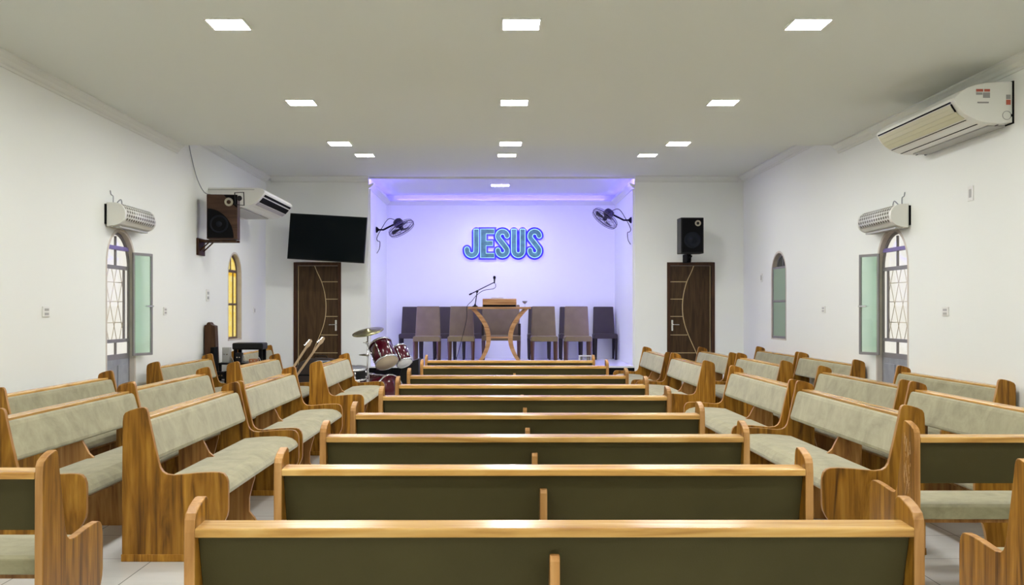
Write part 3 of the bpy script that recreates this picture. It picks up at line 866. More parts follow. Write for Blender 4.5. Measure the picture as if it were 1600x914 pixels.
def letter_outline(ch, g=0.0):
    W = .265; r = (W-2*HW)/2; H2 = HW+g
    if ch == 'E':
        s = .105; return [Vector(p) for p in ((-g, -g), (W+g, -g), (W+g, .085+g), (s+g, .085+g), (s+g, .235-g), (.235+g, .235-g), (.235+g, .325+g), (s+g, .325+g), (s+g, .465-g), (W+g, .465-g), (W+g, LH+g), (-g, LH+g))]
    if ch == 'U':
        p = [(HW, LH-.0)] + [(HW, .30)] + arcp(W/2, HW+r, r, r, 180, 360) + [(W-HW, .30), (W-HW, LH)]
        o = offset_ribbon(p, H2)
        return [Vector((q.x, min(q.y, LH+g))) for q in o]
    if ch == 'J':
        p = [(W-HW, LH), (W-HW, .35), (W-HW, .22)] + arcp(W-HW-.09, .14, .09, .092, 0, -180, 12)[1:] + [(W-HW-.182, .165)]
        o = offset_ribbon(p, H2)
        return [Vector((q.x, min(q.y, LH+g))) for q in o]
    if ch == 'S':
        top = arcp(W/2, LH-HW-.088, .088, .088, 5, 225, 12)
        bot = arcp(W/2, HW+.088, .088, .088, 45, -185, 12)
        return offset_ribbon(top + bot, H2)
NEONF = plain('neon_face', (.05, .16, .20), 0.35, var=0.45, vscale=9, emit=(.14, .45, .55), es=0.12)
s_al = 1600/AY
sign = thing('neon_sign', 'glowing blue lettering reading JESUS on the alcove wall', 'sign', (cx(727, s_al), AY, CAMH+(486-403)/s_al))
lx = [0, (751-727)/s_al, (774.5-727)/s_al, (799-727)/s_al, (824.5-727)/s_al]
for ch, x0 in zip('JESUS', lx):
    out = letter_outline(ch)
    P = [(x0+p.x, p.y) for p in out]
    m = MB(); m.prism(P, -.075, -.055, 'Y')
    let = m.build('letter', NEONF, sign); let['label'] = 'teal translucent letter %s' % ch
    # drop near-duplicate points for the rim tube
    q = [];
    for a in P:
        if not q or (Vector(a)-Vector(q[-1])).length > .004: q.append(a)
    m = MB(); m.tube([(a, -.077, b) for a, b in q], .0075, 6, closed=True)
    o = m.build('letter_outline', NEONE, let); o['label'] = 'pale glowing outline tube'
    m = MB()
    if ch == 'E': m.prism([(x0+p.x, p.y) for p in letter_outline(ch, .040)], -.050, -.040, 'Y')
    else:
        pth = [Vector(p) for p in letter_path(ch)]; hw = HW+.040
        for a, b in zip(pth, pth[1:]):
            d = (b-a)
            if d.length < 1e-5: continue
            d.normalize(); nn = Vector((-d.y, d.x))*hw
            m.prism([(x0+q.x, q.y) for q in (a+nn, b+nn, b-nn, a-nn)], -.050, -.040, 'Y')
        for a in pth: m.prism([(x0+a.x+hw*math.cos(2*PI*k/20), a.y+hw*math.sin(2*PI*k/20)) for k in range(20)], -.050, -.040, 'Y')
    o = m.build('halo_plate', HALOP, let); o['label'] = 'deep blue glow on the wall, shaped as a glowing plate'  # plate stands in for the sign's glow on the wall
    m = MB(); m.tube([(x0+p.x, -.026, p.y) for p in letter_outline(ch, .030)[::2 if ch != 'E' else 1]], .010, 6, closed=True)
    o = m.build('halo_tube', NEONB, let); o['label'] = 'deep blue backlight'

# ------------------------------------------------------------------ television
tvx, tvz, tvs = 511, 372, 1600/16.55
root = thing('television', 'large black flat television hung slightly askew above the left door', 'television', (cx(tvx, tvs), 16.55, CAMH+(486-tvz)/tvs))
root.rotation_euler = (math.radians(-2), math.radians(3.6), math.radians(-4))
w, h = .632, .372
m = MB(); m.box(-w, w, 0, .035, -h, h); m.box(-.25, .25, .035, .07, -.2, .2)
m.build('casing', BLACK, root, bevel=.005)
MB().box(-w+.012, w-.012, -.003, .001, -h+.018, h-.012).build('screen', SCREEN, root)
m = MB(); m.box(-.10, .10, .07, .085, -.10, .10); m.tube([(0, .08, 0), (.10, .32, 0), (.02, .56, 0)], .02, 8); m.box(-.12, .12, .54, .575, -.14, .14)
m.build('wall_mount', BLACKM, root)

# ------------------------------------------------------------------ speakers
def speaker(label, loc, w, h, d, rz, body, frontm, brack):
    root = thing('loudspeaker', label, 'loudspeaker', loc, rz)
    # front faces -Y, origin at the bottom centre of the box
    m = MB().box(-w/2, w/2, 0, d, 0, h); m.build('cabinet', body, root, bevel=.008)
    m = MB()
    if brack == 'wood':
        pts = [(-w/2+.012, .012), (w*.28, .012)]
        for i in range(13):
            a = PI/2*i/12; pts.append((-w/2+.012 + (w*.88-.012)*math.cos(a)**1.0 , .012+ h*.66*math.sin(a)))
        m.prism(pts, -.008, .001, 'Y'); m.build('grille_cloth', BLACKM, root)
        cz, cxo, cr = h*.33, -w*.10, w*.30
        tw = (w*.22, h*.83, .055)
        # black tape patch on the upper corner
        MB().prism([(w*.05, h-.004), (w/2-.004, h-.004), (w/2-.004, h*.70), (w*.30, h*.80)], -.004, .001, 'Y').build('corner_patch', BLACKM, root)
    else:
        m.box(-w/2+.02, w/2-.02, -.006, .001, .02, h-.02); m.build('front_grille', BLACKM, root, bevel=.004)
        cz, cxo, cr = h*.37, 0, w*.36
        tw = (w*.24, h*.84, .048)
    F = Matrix.Translation((cxo, -.006, cz)) @ Matrix.Rotation(PI/2, 4, 'X')
    m = MB().lathe([(cr, -.004), (cr, .010), (cr*.90, .012), (cr*.80, .002), (cr*.35, -.012+.012), (cr*.30, .006), (cr*.15, .014), (.002, .016)], 32, F)
    m.build('woofer', CONE, root)
    F = Matrix.Translation((tw[0], -.004, tw[1])) @ Matrix.Rotation(PI/2, 4, 'X')
    m = MB().lathe([(tw[2], -.002), (tw[2], .010), (tw[2]*.74, .012), (tw[2]*.70, .004)], 28, F)
    o = m.build('tweeter_ring', plain('tweeter_ring_metal', (.42, .38, .30), .35, metal=.6), root); o['label'] = 'pale ring around the tweeter'
    m = MB().lathe([(tw[2]*.68, .0), (tw[2]*.3, .008), (.002, .012)], 20, F); m.build('tweeter', SPKW if brack == 'wood' else BLACK, root)
    return root
sL = speaker('brown wooden loudspeaker with black cone, on a bracket high on the left wall', (-3.51, 13.12, 2.325), .385, .57, .27, math.radians(7), SPKW, None, 'wood')
root = thing('speaker_bracket', 'dark metal bracket holding the brown loudspeaker on the left wall', 'bracket', (XL, 13.2, 2.32))
m = MB(); m.box(0, .03, -.05, .25, -.20, .02).box(.03, .50, .0, .03, -.03, 0).box(.03, .50, .17, .20, -.03, 0)
m.tube([(.02, .015, -.15), (.16, .015, -.02)], .010, 6).tube([(.02, .185, -.15), (.16, .185, -.02)], .010, 6)
m.build('bracket_arm', DARKW, root, bevel=.003)
# square black horn clamp sitting on the speaker's upper right corner
root = thing('horn_clamp', 'small square black wire clamp at the top right corner of the brown loudspeaker', 'clamp', (-3.275, 13.05, 2.76))
m = MB()
m.tube([(-.055, .02, 0), (-.06, .02, .15), (.055, .02, .155), (.06, .02, -.01)], .008, 6, closed=True)
m.build('loop', BLACK, root)
MB().lathe([(.03, -.02), (.035, 0), (.025, .02)], 14, Matrix.Translation((0, .02, .08)) @ Matrix.Rotation(PI/2, 4, 'X')).build('knob', BLACK, root)
sR = speaker('black loudspeaker mounted above the right door', (cx(1082, 97.5), 16.42, 2.325), .37, .575, .28, math.radians(3), BLACK, None, 'plastic')
root = thing('speaker_mount', 'short black mount under the black loudspeaker above the right door', 'mount', (cx(1076.5, 95.5), 16.75, 2.20))
m = MB(); m.box(-.03, .03, -.04, .03, .02, .10).box(-.035, .035, .0, .38, .0, .14)
m.tube([(0, -.02, .06), (.02, -.10, .095)], .018, 8)
m.build('mount_post', BLACKM, root, bevel=.004)

# ------------------------------------------------------------------ air conditioners
def ac_unit(name, label, xw, s, y0, y1, prof, slots):
    """prof: list of (distance from wall, z) around the section; extruded along y"""
    L = y1-y0
    root = thing(name, label, 'air conditioner', (xw, y0, 0))
    P = [(s*d, z) for d, z in prof]
    m = MB().prism(P, .0, L, 'Y'); m.build('casing', WHITEP, root, bevel=.006, seg=3)
    return root, L
profR = [(0, 2.91), (0, 3.235), (.10, 3.235), (.214, 3.228), (.30, 3.212), (.374, 3.186), (.43, 3.15), (.47, 3.112), (.476, 3.09), (.461, 3.06), (.435, 3.02), (.402, 2.985), (.36, 2.958), (.308, 2.932), (.26, 2.916), (.213, 2.908), (.10, 2.90)]
root, L = ac_unit('air_conditioner', 'large white split air conditioner with rounded front high on the right wall', XR, -1, 8.19, 9.87, profR, None)
def along(m, d0, z0, d1, z1, y0, y1, th, s=-1):
    """thin slab on the surface line (d0,z0)-(d1,z1)"""
    v = Vector((d1-d0, z1-z0)).normalized(); n = Vector((v.y, -v.x)) * th
    if n.y > 0 and abs(n.y) > abs(n.x): n = -n
    pts = [(s*d0, z0), (s*d1, z1), (s*(d1+n.x), z1+n.y), (s*(d0+n.x), z0+n.y)]
    m.prism(pts, y0, y1, 'Y')
m = MB()
seg = [(.468, 3.068), (.452, 3.04), (.430, 3.008), (.402, 2.981), (.36, 2.954)]
for (a, b) in zip(seg, seg[1:]):
    v = Vector((b[0]-a[0], b[1]-a[1])).normalized(); n = Vector((-v.y, v.x))*-1
    n = Vector((abs(v.y), -abs(v.x)))*.006
    m.prism([(-a[0], a[1]), (-b[0], b[1]), (-(b[0]+n.x), b[1]+n.y), (-(a[0]+n.x), a[1]+n.y)], .07, L-.05, 'Y')
o = m.build('outlet_flap', CREAMP, root); o['label'] = 'cream outlet flap'
m = MB()
def line(d, z, y0, y1, w=.006): m.box(-d-w/2, -d+w/2, y0, y1, z-.004, z+.004)
def onf(d):   # z on underside for distance d
    for (a, b) in zip(profR[8:], profR[9:]):
        if b[0] <= d <= a[0]:
            return a[1] + (b[1]-a[1])*(a[0]-d)/(a[0]-b[0])
    return 2.905
m.box(-.478, -.466, .07, L-.05, 3.076, 3.086)
for (a, b) in zip(seg[:3], seg[1:3]): m.prism([(-a[0], a[1]), (-b[0], b[1]), (-b[0]-.010, b[1]-.006), (-a[0]-.010, a[1]-.003)], .060, .070, 'Y')
for d, w_ in ((.335, .006), (.245, .010), (.10, .008)):
    z = onf(d); m.box(-d-w_/2, -d+w_/2, .10 if d > .2 else .05, L-.02, z-.003, z+.003)
m.build('seams', BLACKM, root)
m = MB(); m.box(-.16, -.02, .10, L-.10, 2.893, 2.905)
m.build('intake_grille', GREYP, root)
m = MB()
z0 = 3.13
m.box(-.30, -.245, -.003, .001, 3.155, 3.175).box(-.235, -.19, -.003, .001, 3.155, 3.175)
m.box(-.06, -.025, -.003, .001, 3.05, 3.09)
o = m.build('sticker_red', RED, root); o['label'] = 'small red and brown printed stickers'
m = MB(); m.box(-.30, -.25, -.003, .001, 3.13, 3.148).box(-.245, -.19, -.003, .001, 3.105, 3.148).box(-.29, -.20, -.003, .001, 3.062, 3.074).box(-.06, -.025, -.003, .001, 3.095, 3.13)
m.build('sticker_grey', INKG, root)
m = MB().lathe([(.036, -.002), (.036, .003), (.032, .003), (.032, -.002)], 24, Matrix.Translation((-.055, .0, 2.965)) @ Matrix.Rotation(PI/2, 4, 'X'), cap=False)
kc = m.build('knockout_cap', INKG, root)
MB().box(-.022, -.004, -.004, .001, 2.955, 2.975).build('plug', BLACKM, root)
m = MB().box(-.012, .0, -.01, L, 2.90, 3.24); m.build('back_plate', BLACKM, root)

profL = [(0, 2.79), (0, 3.05), (.62, 3.05), (.69, 3.045), (.735, 3.03), (.757, 3.005), (.755, 2.985), (.72, 2.935), (.66, 2.87), (.62, 2.838), (.56, 2.812), (.48, 2.80), (.2, 2.79)]
root, L = ac_unit('air_conditioner', 'white ceiling-type air conditioner with black outlet slots behind the brown loudspeaker', XL, 1, 13.69, 15.55, profL, None)
def onsl(d):
    z = 2.80
    for a, b in zip(profL[6:], profL[7:]):
        if b[0] <= d <= a[0]: z = a[1] + (b[1]-a[1])*(a[0]-d)/(a[0]-b[0])
    return z
def slope_slab(name, d0, d1, mat, y0, y1, th=.004):
    m = MB(); ds = [d0+(d1-d0)*i/6 for i in range(7)]
    for a, b in zip(ds, ds[1:]):
        m.prism([(a, onsl(a)+.001), (b, onsl(b)+.001), (b+th*.6, onsl(b)-th), (a+th*.6, onsl(a)-th)], y0, y1, 'Y')
    return m.build(name, mat, root)
slope_slab('outlet_slot', .742, .725, BLACKM, .10, L-.04)
slope_slab('outlet_slot', .712, .660, BLACKM, .10, L-.04)
o = slope_slab('louvre', .650, .61, SLOTP, .10, L-.04); o['label'] = 'lilac-grey louvre'
MB().box(.08, .42, .12, L-.12, 2.783, 2.796).build('intake_grille', GREYP, root)
MB().box(.0, .62, -.004, .003, 3.018, 3.026).build('seam', GREYP, root)
pts = [(XL+.012, YS+.35, ZH-.10), (XL+.012, 12.9, 3.35), (XL+.03, 13.08, 3.10), (XL+.10, 13.15, 2.93), (XL+.18, 13.2, 2.90)]
pts[0] = (XL+.012, 12.75, ZH-.10)
tag(MB().tube(smooth_path(pts), .006, 6).build('speaker_cable', STEEL), 'thin grey cable running down the left wall from the ceiling to the brown loudspeaker', 'cable')

# ------------------------------------------------------------------ air curtains over the arched doors
def air_curtain(label, xw, s, y0, L):
    root = thing('air_curtain', label, 'air curtain', (xw, y0, 0))
    sec = [(.02, 2.235), (.02, 2.470), (.10, 2.470), (.14, 2.462), (.175, 2.435), (.198, 2.395), (.205, 2.355), (.198, 2.318), (.18, 2.288), (.15, 2.262), (.10, 2.245)]
    for ya in (0, L-.05): MB().prism([(s*d, z) for d, z in sec], ya, ya+.05, 'Y').build('end_cap', WHITEP, root, bevel=.004)
    m = MB().prism([(s*(d-.004 if d > .03 else d), z if z < 2.4 else z-.004) for d, z in sec], .05, L-.05, 'Y'); m.build('housing', WHITEP, root)
    fr_ = sec[3:9]
    rows, uv = [], []
    arc = 0; prev = None
    for d, z in fr_:
        if prev: arc += math.hypot(d-prev[0], z-prev[1])
        prev = (d, z)
        rows.append([(s*(d+.002), y, z) for y in (.05, L-.05)]); uv.append([(0, arc/.040), ((L-.1)/.064, arc/.040)])
    m = MB().strip(rows, uv=uv)
    me = m.build('perforated_front', PERF, root); me['label'] = 'silver perforated intake front'
    md = me.modifiers.new('solid', 'SOLIDIFY'); md.thickness = .002
    MB().box(min(0, s*.02), max(0, s*.02), -.005, L+.005, 2.26, 2.455).build('back_plate', BLACKM, root)
    m = MB(); m.box(min(s*.06, s*.13), max(s*.06, s*.13), .06, L-.06, 2.228, 2.245); m.build('outlet_slot', GREYP, root)
    m = MB().tube(smooth_path([(s*.04, .12, 2.465), (s*.04, .12, 2.54), (s*.02, .12, 2.56), (s*.012, .12, 2.60)]), .006, 6)
    m.tube(smooth_path([(s*.06, .14, 2.465), (s*.08, .22, 2.52), (s*.05, .34, 2.47)]), .006, 6)
    m.build('cable', STEEL, root)
    return root
air_curtain('grey perforated air curtain over the left arched door', XL, 1, 10.07, .93)
air_curtain('grey perforated air curtain over the right arched door', XR, -1, 10.22, .95)

# ------------------------------------------------------------------ wall fans in the alcove
def wall_fan(label, xw, s, y, z, head, nrm, arm_len):
    root = thing('wall_fan', label, 'fan', (xw, y, z))
    MB().lathe([(.055, 0), (.05, .02), (.03, .035), (.02, .05)], 18, align((s, 0, 0))).build('wall_bracket', BLACKM, root)
    H = Vector(head); n = Vector(nrm).normalized()
    back = H - n*.13
    m = MB().tube([(s*.03, 0, 0), (s*arm_len, 0, .0), tuple(back)], .016, 10); m.build('arm', BLACKM, root)
    M = Matrix.Translation(H) @ align(n)
    m = MB().lathe([(.035, -.185), (.075, -.17), (.09, -.13), (.085, -.07), (.05, -.04), (.03, -.03)], 22, M)
    mot = m.build('motor', BLACK, root)
    if s > 0:
        MB().lathe([(.045, -.192), (.045, -.186), (.03, -.184)], 18, M).build('badge', SILVER, mot)
    m = MB(); R = .24
    for rr, zz, tr in ((R, 0, .008), (R*.97, -.035, .004), (R*.97, .035, .004), (R*.62, .052, .0025), (R*.62, -.05, .0025), (R*.22, .058, .003)):
        m.tube([M @ Vector((rr*math.cos(2*PI*i/32), rr*math.sin(2*PI*i/32), zz)) for i in range(32)], tr, 5, closed=True)
    for k in range(28):
        a = 2*PI*k/28; c_, s_ = math.cos(a), math.sin(a)
        for sg in (1, -1):
            m.tube([M @ Vector((c_*q, s_*q, sg*zq)) for q, zq in ((R*.2, .058), (R*.62, .051), (R*.95, .036), (R, 0))], .0016, 4)
    m.build('guard', plain('guard_wire', (.10, .09, .11), .4, metal=.5), root)
    m = MB()
    for k in range(3):
        rows = []
        for i in range(7):
            q = .03 + (.19-.03)*i/6; row = []
            for j in range(5):
                a = 2*PI*k/3 + (j/4-.5)*(.75 if i else .3)
                row.append(M @ Vector((q*math.cos(a), q*math.sin(a), .022*(j/4-.5))))
            rows.append(row)
        m.strip(rows)
    o = m.build('blades', BLACK, root); md = o.modifiers.new('solid', 'SOLIDIFY'); md.thickness = .003
    MB().lathe([(.035, -.03), (.04, 0), (.03, .03), (.01, .04)], 16, M).build('hub', BLACK, root)
    m = MB()
    m.tube(smooth_path([tuple(H-n*.16), tuple((H-n*.16)*.6+Vector((0, 0, .10))), (s*.10, -.03, .02), (s*.02, -.03, -.14), (s*.03, -.03, -.20), (s*.07, -.03, -.22), (s*.06, -.03, -.34), (s*.015, -.03, -.42)]), .006, 6)
    m.build('cord', BLACKM, root)
    return root
YL, YR = 18.2, 17.55
sl, sr = 1600/YL, 1600/YR
wall_fan('black caged wall fan on the left side wall of the alcove, tilted down', AX0, 1, YL, CAMH+(486-359)/sl, ((628-775)/sl - AX0, -.10, (359-357.5)/sl), (.50, -.24, -.84), .13)
wall_fan('black caged wall fan on the right side wall of the alcove, tilted down', AX1, -1, YR, CAMH+(486-344)/sr, ((944.5-775)/sr - AX1, -.06, (344-342)/sr), (-.60, -.22, -.76), .13)

# ------------------------------------------------------------------ wall outlets and switches
def outlet(label, xw, s, y, z, wy, hz, kind):
    root = thing('wall_outlet', label, 'wall plate', (xw, y, z), 0, 'white wall plates')
    MB().box(min(0, s*.010), max(0, s*.010), -wy/2, wy/2, -hz/2, hz/2).build('plate', WHITEP, root, bevel=.003)
    m = MB(); a, b = sorted((s*.009, s*.0125))
    if kind == 's':
        m.box(a, b, -wy*.22, wy*.22, -hz*.28, hz*.28)
    else:
        for zz in (-.2, .2):
            m.box(a, b, -wy*.28, wy*.30, hz*(zz-.13), hz*(zz+.10))
    m.build('insert', GREYP, root)
outlet('double wall plate on the left wall, nearest the camera', XL, 1, 8.75, 1.395, .135, .09, 'd')
outlet('small wall plate on the left wall just beyond the arched door', XL, 1, 11.9, 1.40, .11, .09, 'd')
outlet('tall wall plate beside the yellow window on the left wall', XL, 1, 13.66, 1.61, .14, .16, 'd')
outlet('tiny wall plate on the left wall between yellow window and corner', XL, 1, 16.3, 1.41, .10, .10, 's')
outlet('wall plate on the right wall below and right of the arched door', XR, -1, 9.42, 1.395, .13, .085, 'd')
outlet('small wall plate on the right wall between arched door and green window', XR, -1, 12.93, 1.42, .13, .085, 'd')
outlet('upright switch plate on the right wall under the large air conditioner', XR, -1, 8.92, 2.425, .10, .13, 's')
outlet('thin switch plate on the right wall left of the green window', XR, -1, 15.95, 1.92, .10, .13, 's')

# ------------------------------------------------------------------ drum kit
def D(px, py, Y): s = 1600/Y; return Vector(((px-775)/s, Y, CAMH+(486-py)/s))
kit = thing('drum_kit', 'maroon drum kit with chrome hardware between the left pews and the stage', 'drum kit', (-1.62, 14.7, 0))
K = Vector((-1.62, 14.7, 0))
def drum(name, c_top, c_bot, R, shell=MAROON, bot=HEADC, lugs=6, top=HEADW):
    a = Vector(c_top)-K; b = Vector(c_bot)-K; ax = (b-a); L = ax.length; M = Matrix.Translation(a) @ align(ax)
    sh = MB().lathe([(R*.97, 0), (R, .004), (R, L-.004), (R*.97, L)], 32, M).build(name, shell, kit)
    m = MB()
    for z in (0, L):
        m.lathe([(R*1.0, z-.012), (R*1.06, z-.012), (R*1.06, z+.012), (R*1.0, z+.012), (R*1.0, z-.012)], 32, M, cap=False)
    m.build('rim', SILVER, sh)
    m = MB().lathe([(R*.985, L+.004), (R*.985, L+.010), (.01, L+.012)], 32, M); m.build('bottom_head', bot, sh)
    m = MB().lathe([(R*.985, -.004), (R*.985, -.008), (.01, -.010)], 32, M); m.build('batter_head', top, sh)
    for k in range(lugs):
        t = 2*PI*(k+.35)/lugs; x, y = math.cos(t)*R*1.02, math.sin(t)*R*1.02
        m = MB()
        if L > .3 or k % 2 == 0: m.tube([M @ Vector((x, y, .01)), M @ Vector((x, y, L-.01))], .006, 6)
        m.tube([M @ Vector((x, y, L*.18)), M @ Vector((x, y, L*.36))], .013, 6); m.tube([M @ Vector((x, y, L*.66)), M @ Vector((x, y, L*.84))], .013, 6)
        m.build('lug', SILVER, sh)
    return sh
drum('tom_drum', D(594, 539, 14.72), D(604.5, 566, 14.55), .165)
drum('tom_drum', D(623, 545, 14.86), D(632, 567, 14.74), .115, bot=HEADW)
drum('bass_drum', (-1.84, 14.95, .25), (-1.52, 14.64, .25), .235, bot=MAROON, lugs=8)
drum('snare_drum', (-1.98, 14.35, .60), (-1.98, 14.37, .46), .17, shell=BLACK, lugs=6, top=STEEL)
m = MB(); c = Vector((574.8, 0, 517.7))
cc = D(574.8, 518, 14.5) - K
M = Matrix.Translation(cc) @ align((-.18, -.26, 1.0))
m.lathe([(.225, -.010), (.228, -.006), (.15, .010), (.05, .022), (.035, .040), (.008, .044)], 36, M)
m.build('cymbal', BRASS, kit)
m = MB(); b0 = Vector((cc.x-.01, cc.y, 0))
m.tube([b0+Vector((0, 0, .10)), cc+Vector((0, 0, .05))], .011, 8)
for z in (.95, .78, .55): m.lathe([(.02, -.02), (.02, .02)], 10, Matrix.Translation((b0.x, b0.y, z)))
m.tube([(b0.x, b0.y, .95), (b0.x-.06, b0.y, .955)], .006, 6)
for a in (0, 2.1, 4.2): m.tube([(b0.x, b0.y, .32), (b0.x+.26*math.cos(a), b0.y+.26*math.sin(a), .012)], .009, 6)
m.build('cymbal_stand', SILVER, kit)
m = MB(); hh = D(569, 554.5, 14.5) - K
m.lathe([(.075, -.003), (.075, 0), (.02, .010), (.004, .016)], 24, Matrix.Translation(hh+Vector((.0, 0, 0))) @ align((.05, -.1, 1))); m.build('splash_cymbal', BRASS, kit)
m = MB()
m.tube([(-.10, .10, .55), (-.10, .10, .72), (.0, .02, .86)], .010, 8).tube([(-.02, .10, .55), (.05, .1, .66), (.20, .10, .74)], .010, 8)
m.tube([(-.36, -.30, .45), (-.36, -.30, .10)], .011, 8)
for a in (.5, 2.6, 4.7): m.tube([(-.36, -.30, .25), (-.36+.2*math.cos(a), -.30+.2*math.sin(a), .01)], .008, 6)
m.build('mounting_hardware', SILVER, kit)
m = MB().tube(smooth_path([(-.20, -.30, .62), (-.16, -.34, .45), (-.24, -.33, .20), (-.30, -.3, .02)]), .005, 5); m.build('cable', GREYP, kit)
# black floor monitor next to the kit
root = thing('stage_monitor', 'black wedge-shaped stage monitor on a box at the right of the drum kit', 'stage monitor', (cx(643, 107), 15.0, 0))
m = MB().box(-.19, .10, 0, .42, 0, .34); m.build('riser', BLACKM, root, bevel=.01)
m = MB().prism([(-.22, .34), (-.13, .62), (.10, .70), (.10, .34)], 0, .42, 'Y'); m.build('wedge', BLACK, root, bevel=.01)

# ------------------------------------------------------------------ guitars and bits before the left door
def guitar(label, p_head, p_body, bodycol, rz):
    root = thing('electric_guitar', label, 'guitar', tuple(p_body))
    H = Vector(p_head)-Vector(p_body); u = H.normalized(); side_ = u.cross(Vector((0, -1, 0))).normalized(); nrm = side_.cross(u)
    M = Matrix((( side_.x, u.x, nrm.x, 0), (side_.y, u.y, nrm.y, 0), (side_.z, u.z, nrm.z, 0), (0, 0, 0, 1)))
    L = H.length
    pts = []
    for i in range(28):
        a = 2*PI*i/28; r = .155 + .03*math.cos(2*a) - .022*math.cos(4*a)
        pts.append((r*math.cos(a+PI/2)*.95, -.12 + r*math.sin(a+PI/2)*1.15))
    MB().prism(pts, -.02, .022, 'Z', mat=M).build('body', bodycol, root, bevel=.006)
    MB().box(-.015, .015, .02, L-.12, .018, .034, mat=M).build('neck', MAPLE, root, bevel=.004)
    hd = MB().prism([(-.014, L-.12), (.014, L-.12), (.030, L-.07), (.022, L+.0), (-.010, L+.015), (-.026, L-.04)], .016, .032, 'Z', mat=M).build('headstock', MAPLE, root, bevel=.003)
    m = MB()
    for k in range(6): m.lathe([(.009, 0), (.009, .02)], 8, M @ Matrix.Translation((-.034+.003*k, L-.10+.018*k, .02)))
    m.build('tuning_pegs', SILVER, hd)
    return root
g1 = guitar('pale-necked electric guitar leaning right, the taller of the two by the left door', D(506, 528, 14.05), D(446, 612, 13.85), BLACK, 0)
g2 = guitar('second electric guitar left of the taller one, its head lower', D(486, 532, 13.6), D(428, 622, 13.4), DARKW, 0)
root = thing('guitar_stand', 'low black metal stand under the two guitars', 'guitar stand', (-2.72, 14.35, 0))
m = MB()
for x in (-.18, .18): m.tube([(x, -.10, .01), (x, .05, .50), (x, .25, .01)], .012, 6)
m.tube([(-.18, .05, .50), (.18, .05, .50)], .012, 6).tube([(-.2, .17, .18), (.2, .17, .18)], .012, 6)
m.build('stand_frame', BLACKM, root)
root = thing('equipment_case', 'dark rounded instrument case standing before the left door', 'case', (cx(493, 103), 15.9, 0))
m = MB(); pts = [(-.36, .0), (-.36, .50)] + [(-.30+.30-.34*math.cos(PI*i/12), .55+.12*math.sin(PI*i/12)) for i in range(1, 12)] + [(.36, .50), (.36, 0)]
m.prism(pts, 0, .25, 'Y'); m.build('shell', plain('dark_case', (.028, .018, .016), .5), root, bevel=.02)
m = MB(); m.tube([(-.1, .1, .67), (-.08, .1, .70), (.08, .1, .70), (.1, .1, .67)], .010, 6); m.build('handle', BLACK, root)
root = thing('folded_cloth', 'blue-grey folded cloth lying over a black box beside the instrument case', 'cloth', (cx(513, 105), 15.2, .605))
m = MB(); rows = []
for i in range(9):
    row = []
    for j in range(9):
        x = (i/8-.5)*.36; y = (j/8-.5)*.3
        row.append((x, y, .035+.02*math.sin(5*i)*math.cos(3*j)))
    rows.append(row)
m.strip(rows); o = m.build('cloth', SKYB, root); md = o.modifiers.new('solid', 'SOLIDIFY'); md.thickness = .012
root = thing('amplifier', 'black boxy amplifier on the floor beneath the blue-grey cloth', 'amplifier', (cx(513, 105), 15.2, 0))
MB().box(-.20, .20, -.15, .15, 0, .60).build('cabinet', BLACK, root, bevel=.012)
MB().box(-.17, .17, -.158, -.149, .05, .42).build('grille', BLACKM, root)
m = MB()
for k in range(5): m.lathe([(.012, 0), (.010, .015)], 10, Matrix.Translation((-.12+.06*k, -.15, .50)) @ Matrix.Rotation(PI/2, 4, 'X'))
m.build('knob', SILVER, root)

# ------------------------------------------------------------------ left equipment corner
root = thing('wooden_upright', 'tall narrow dark wooden upright with a rounded crest against the left wall', 'upright', (XL+.02, 13.55, 0))
zt = 1.215
m = MB(); m.prism([(.0, 0), (.0, zt), (.025, zt+.005), (.035, zt+.03), (.055, zt+.04), (.075, zt+.03), (.085, zt+.005), (.135, zt-.01), (.15, .85), (.18, 0)], -.10, .05, 'Y')
m.build('post', DARKW, root, bevel=.004)
MB().lathe([(.008, -.105), (.008, -.098)], 8, Matrix.Translation((.055, 0, zt+.008)) @ Matrix.Rotation(-PI/2, 4, 'X') @ Matrix.Translation((0, 0, 0))).build('peg', SILVER, root) if False else None
TY = 13.45; s_t = 1600/TY
tx0, tx1 = cx(341, s_t), cx(409, s_t)
root = thing('equipment_table', 'black table against the left wall carrying sound equipment', 'table', ((tx0+tx1)/2, TY, 0))
w = (tx1-tx0)/2
MB().box(-w, w, 0, .55, .695, .72).build('table_top', BLACK, root, bevel=.004)
for lx in (-1, 1):
    for ly in (.03, .50): MB().box(lx*(w-.02)-.015, lx*(w-.02)+.015, ly-.015, ly+.015, 0, .695).build('leg', BLACK, root)
MB().box(-w+.03, w-.03, .04, .52, .30, .32).build('shelf', BLACK, root)
root = thing('black_bench', 'black padded bench standing on top of the equipment table', 'bench', (cx(386.5, 1600/13.62), 13.62, .72))
MB().box(-.205, .205, 0, .30, .165, .255).build('cushion', BLACK, root, bevel=.02, seg=4)
for lx in (-1, 1):
    for ly in (.02, .25):
        MB().box(lx*.165-.022, lx*.165+.022, ly, ly+.035, 0, .166).build('leg', BLACKM, root)
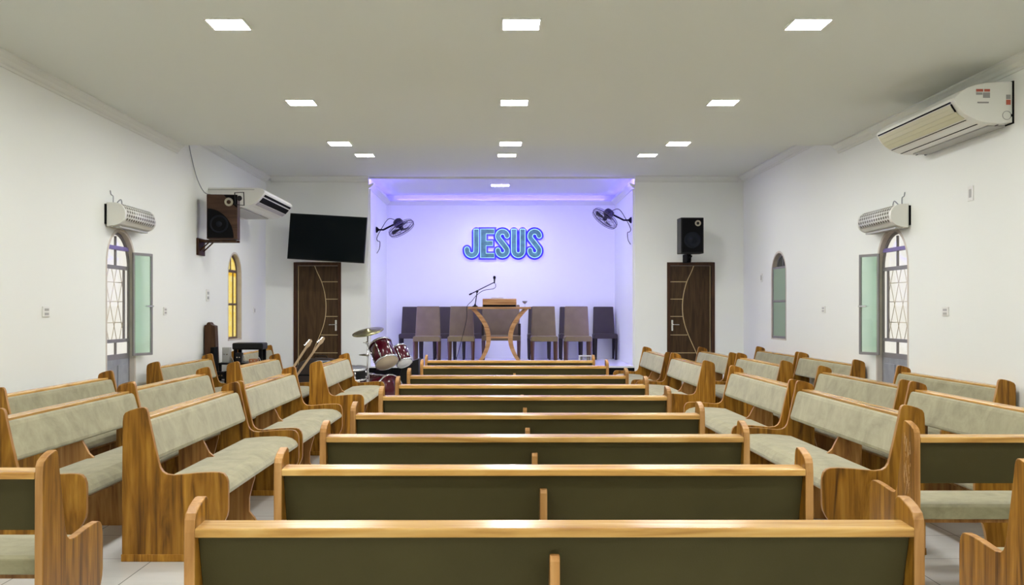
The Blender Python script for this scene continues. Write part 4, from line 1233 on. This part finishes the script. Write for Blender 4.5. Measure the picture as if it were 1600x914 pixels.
root = thing('equipment_rack', 'dark electronics rack box standing at the left end of the equipment table', 'rack', (cx(350, s_t), 13.24, 0))
MB().box(-.12, -.075, 0, .20, 0, .93).build('side_panel', BLACKM, root, bevel=.003)
MB().box(.06, .10, 0, .20, 0, .62).build('side_panel', BLACKM, root, bevel=.003)
for k, z in enumerate((.10, .25, .40, .52)):
    sh_ = MB().box(-.072, .06, .01, .20, z, z+.09).build('rack_unit', BLACK if k % 2 else GREYP, root, bevel=.002)
    m = MB()
    for j in range(3): m.lathe([(.010, 0), (.009, .012)], 8, Matrix.Translation((-.045+.035*j, .01, z+.045)) @ Matrix.Rotation(PI/2, 4, 'X'))
    m.build('knob', SILVER, sh_)
for i, (px, w_, h_, col, lb, nm, ct) in enumerate([(351, .085, .20, GREYP, 'pale grey upright control box at the left of the black bench', 'control_box', 'control box'),
                                (372, .07, .13, BLACK, 'small black power box under the left of the bench', 'power_box', 'power box'),
                                (395, .10, .05, plain('orange_cover', (.35, .13, .05), .5), 'low orange-brown case under the bench', 'small_case', 'case')]):
    x = cx(px, s_t)
    root = thing(nm, lb, ct, (x, 13.46 if i else 13.50, .72))
    MB().box(-w_/2*1.1, w_/2*1.1, 0, .12, 0, h_).build('casing', col, root, bevel=.005)
    m = MB()
    for j in range(2): m.lathe([(.009, 0), (.008, .01)], 8, Matrix.Translation((-w_*.22+w_*.44*j, 0, h_*.55)) @ Matrix.Rotation(PI/2, 4, 'X'))
    m.build('knob', SILVER, root)
for i, (a, b, c_) in enumerate([(377, 383, .06), (401, 407, .04), (357, 364, .05)]):
    xa, xb = cx(a, s_t), cx(b, s_t)
    p = [(xa, 13.50, .726), (xa+.01, 13.48, .73+c_), ((xa+xb)/2, 13.47, .73+c_*1.5), (xb, 13.49, .727)]
    lb = ['looped grey cable at the middle of the equipment table', 'looped grey cable at the right of the equipment table', 'looped grey cable at the left of the equipment table'][i]
    tag(MB().tube(smooth_path(p), .005, 6).build('coiled_cable', GREYP), lb, 'cable', 'loose cables on the equipment table')
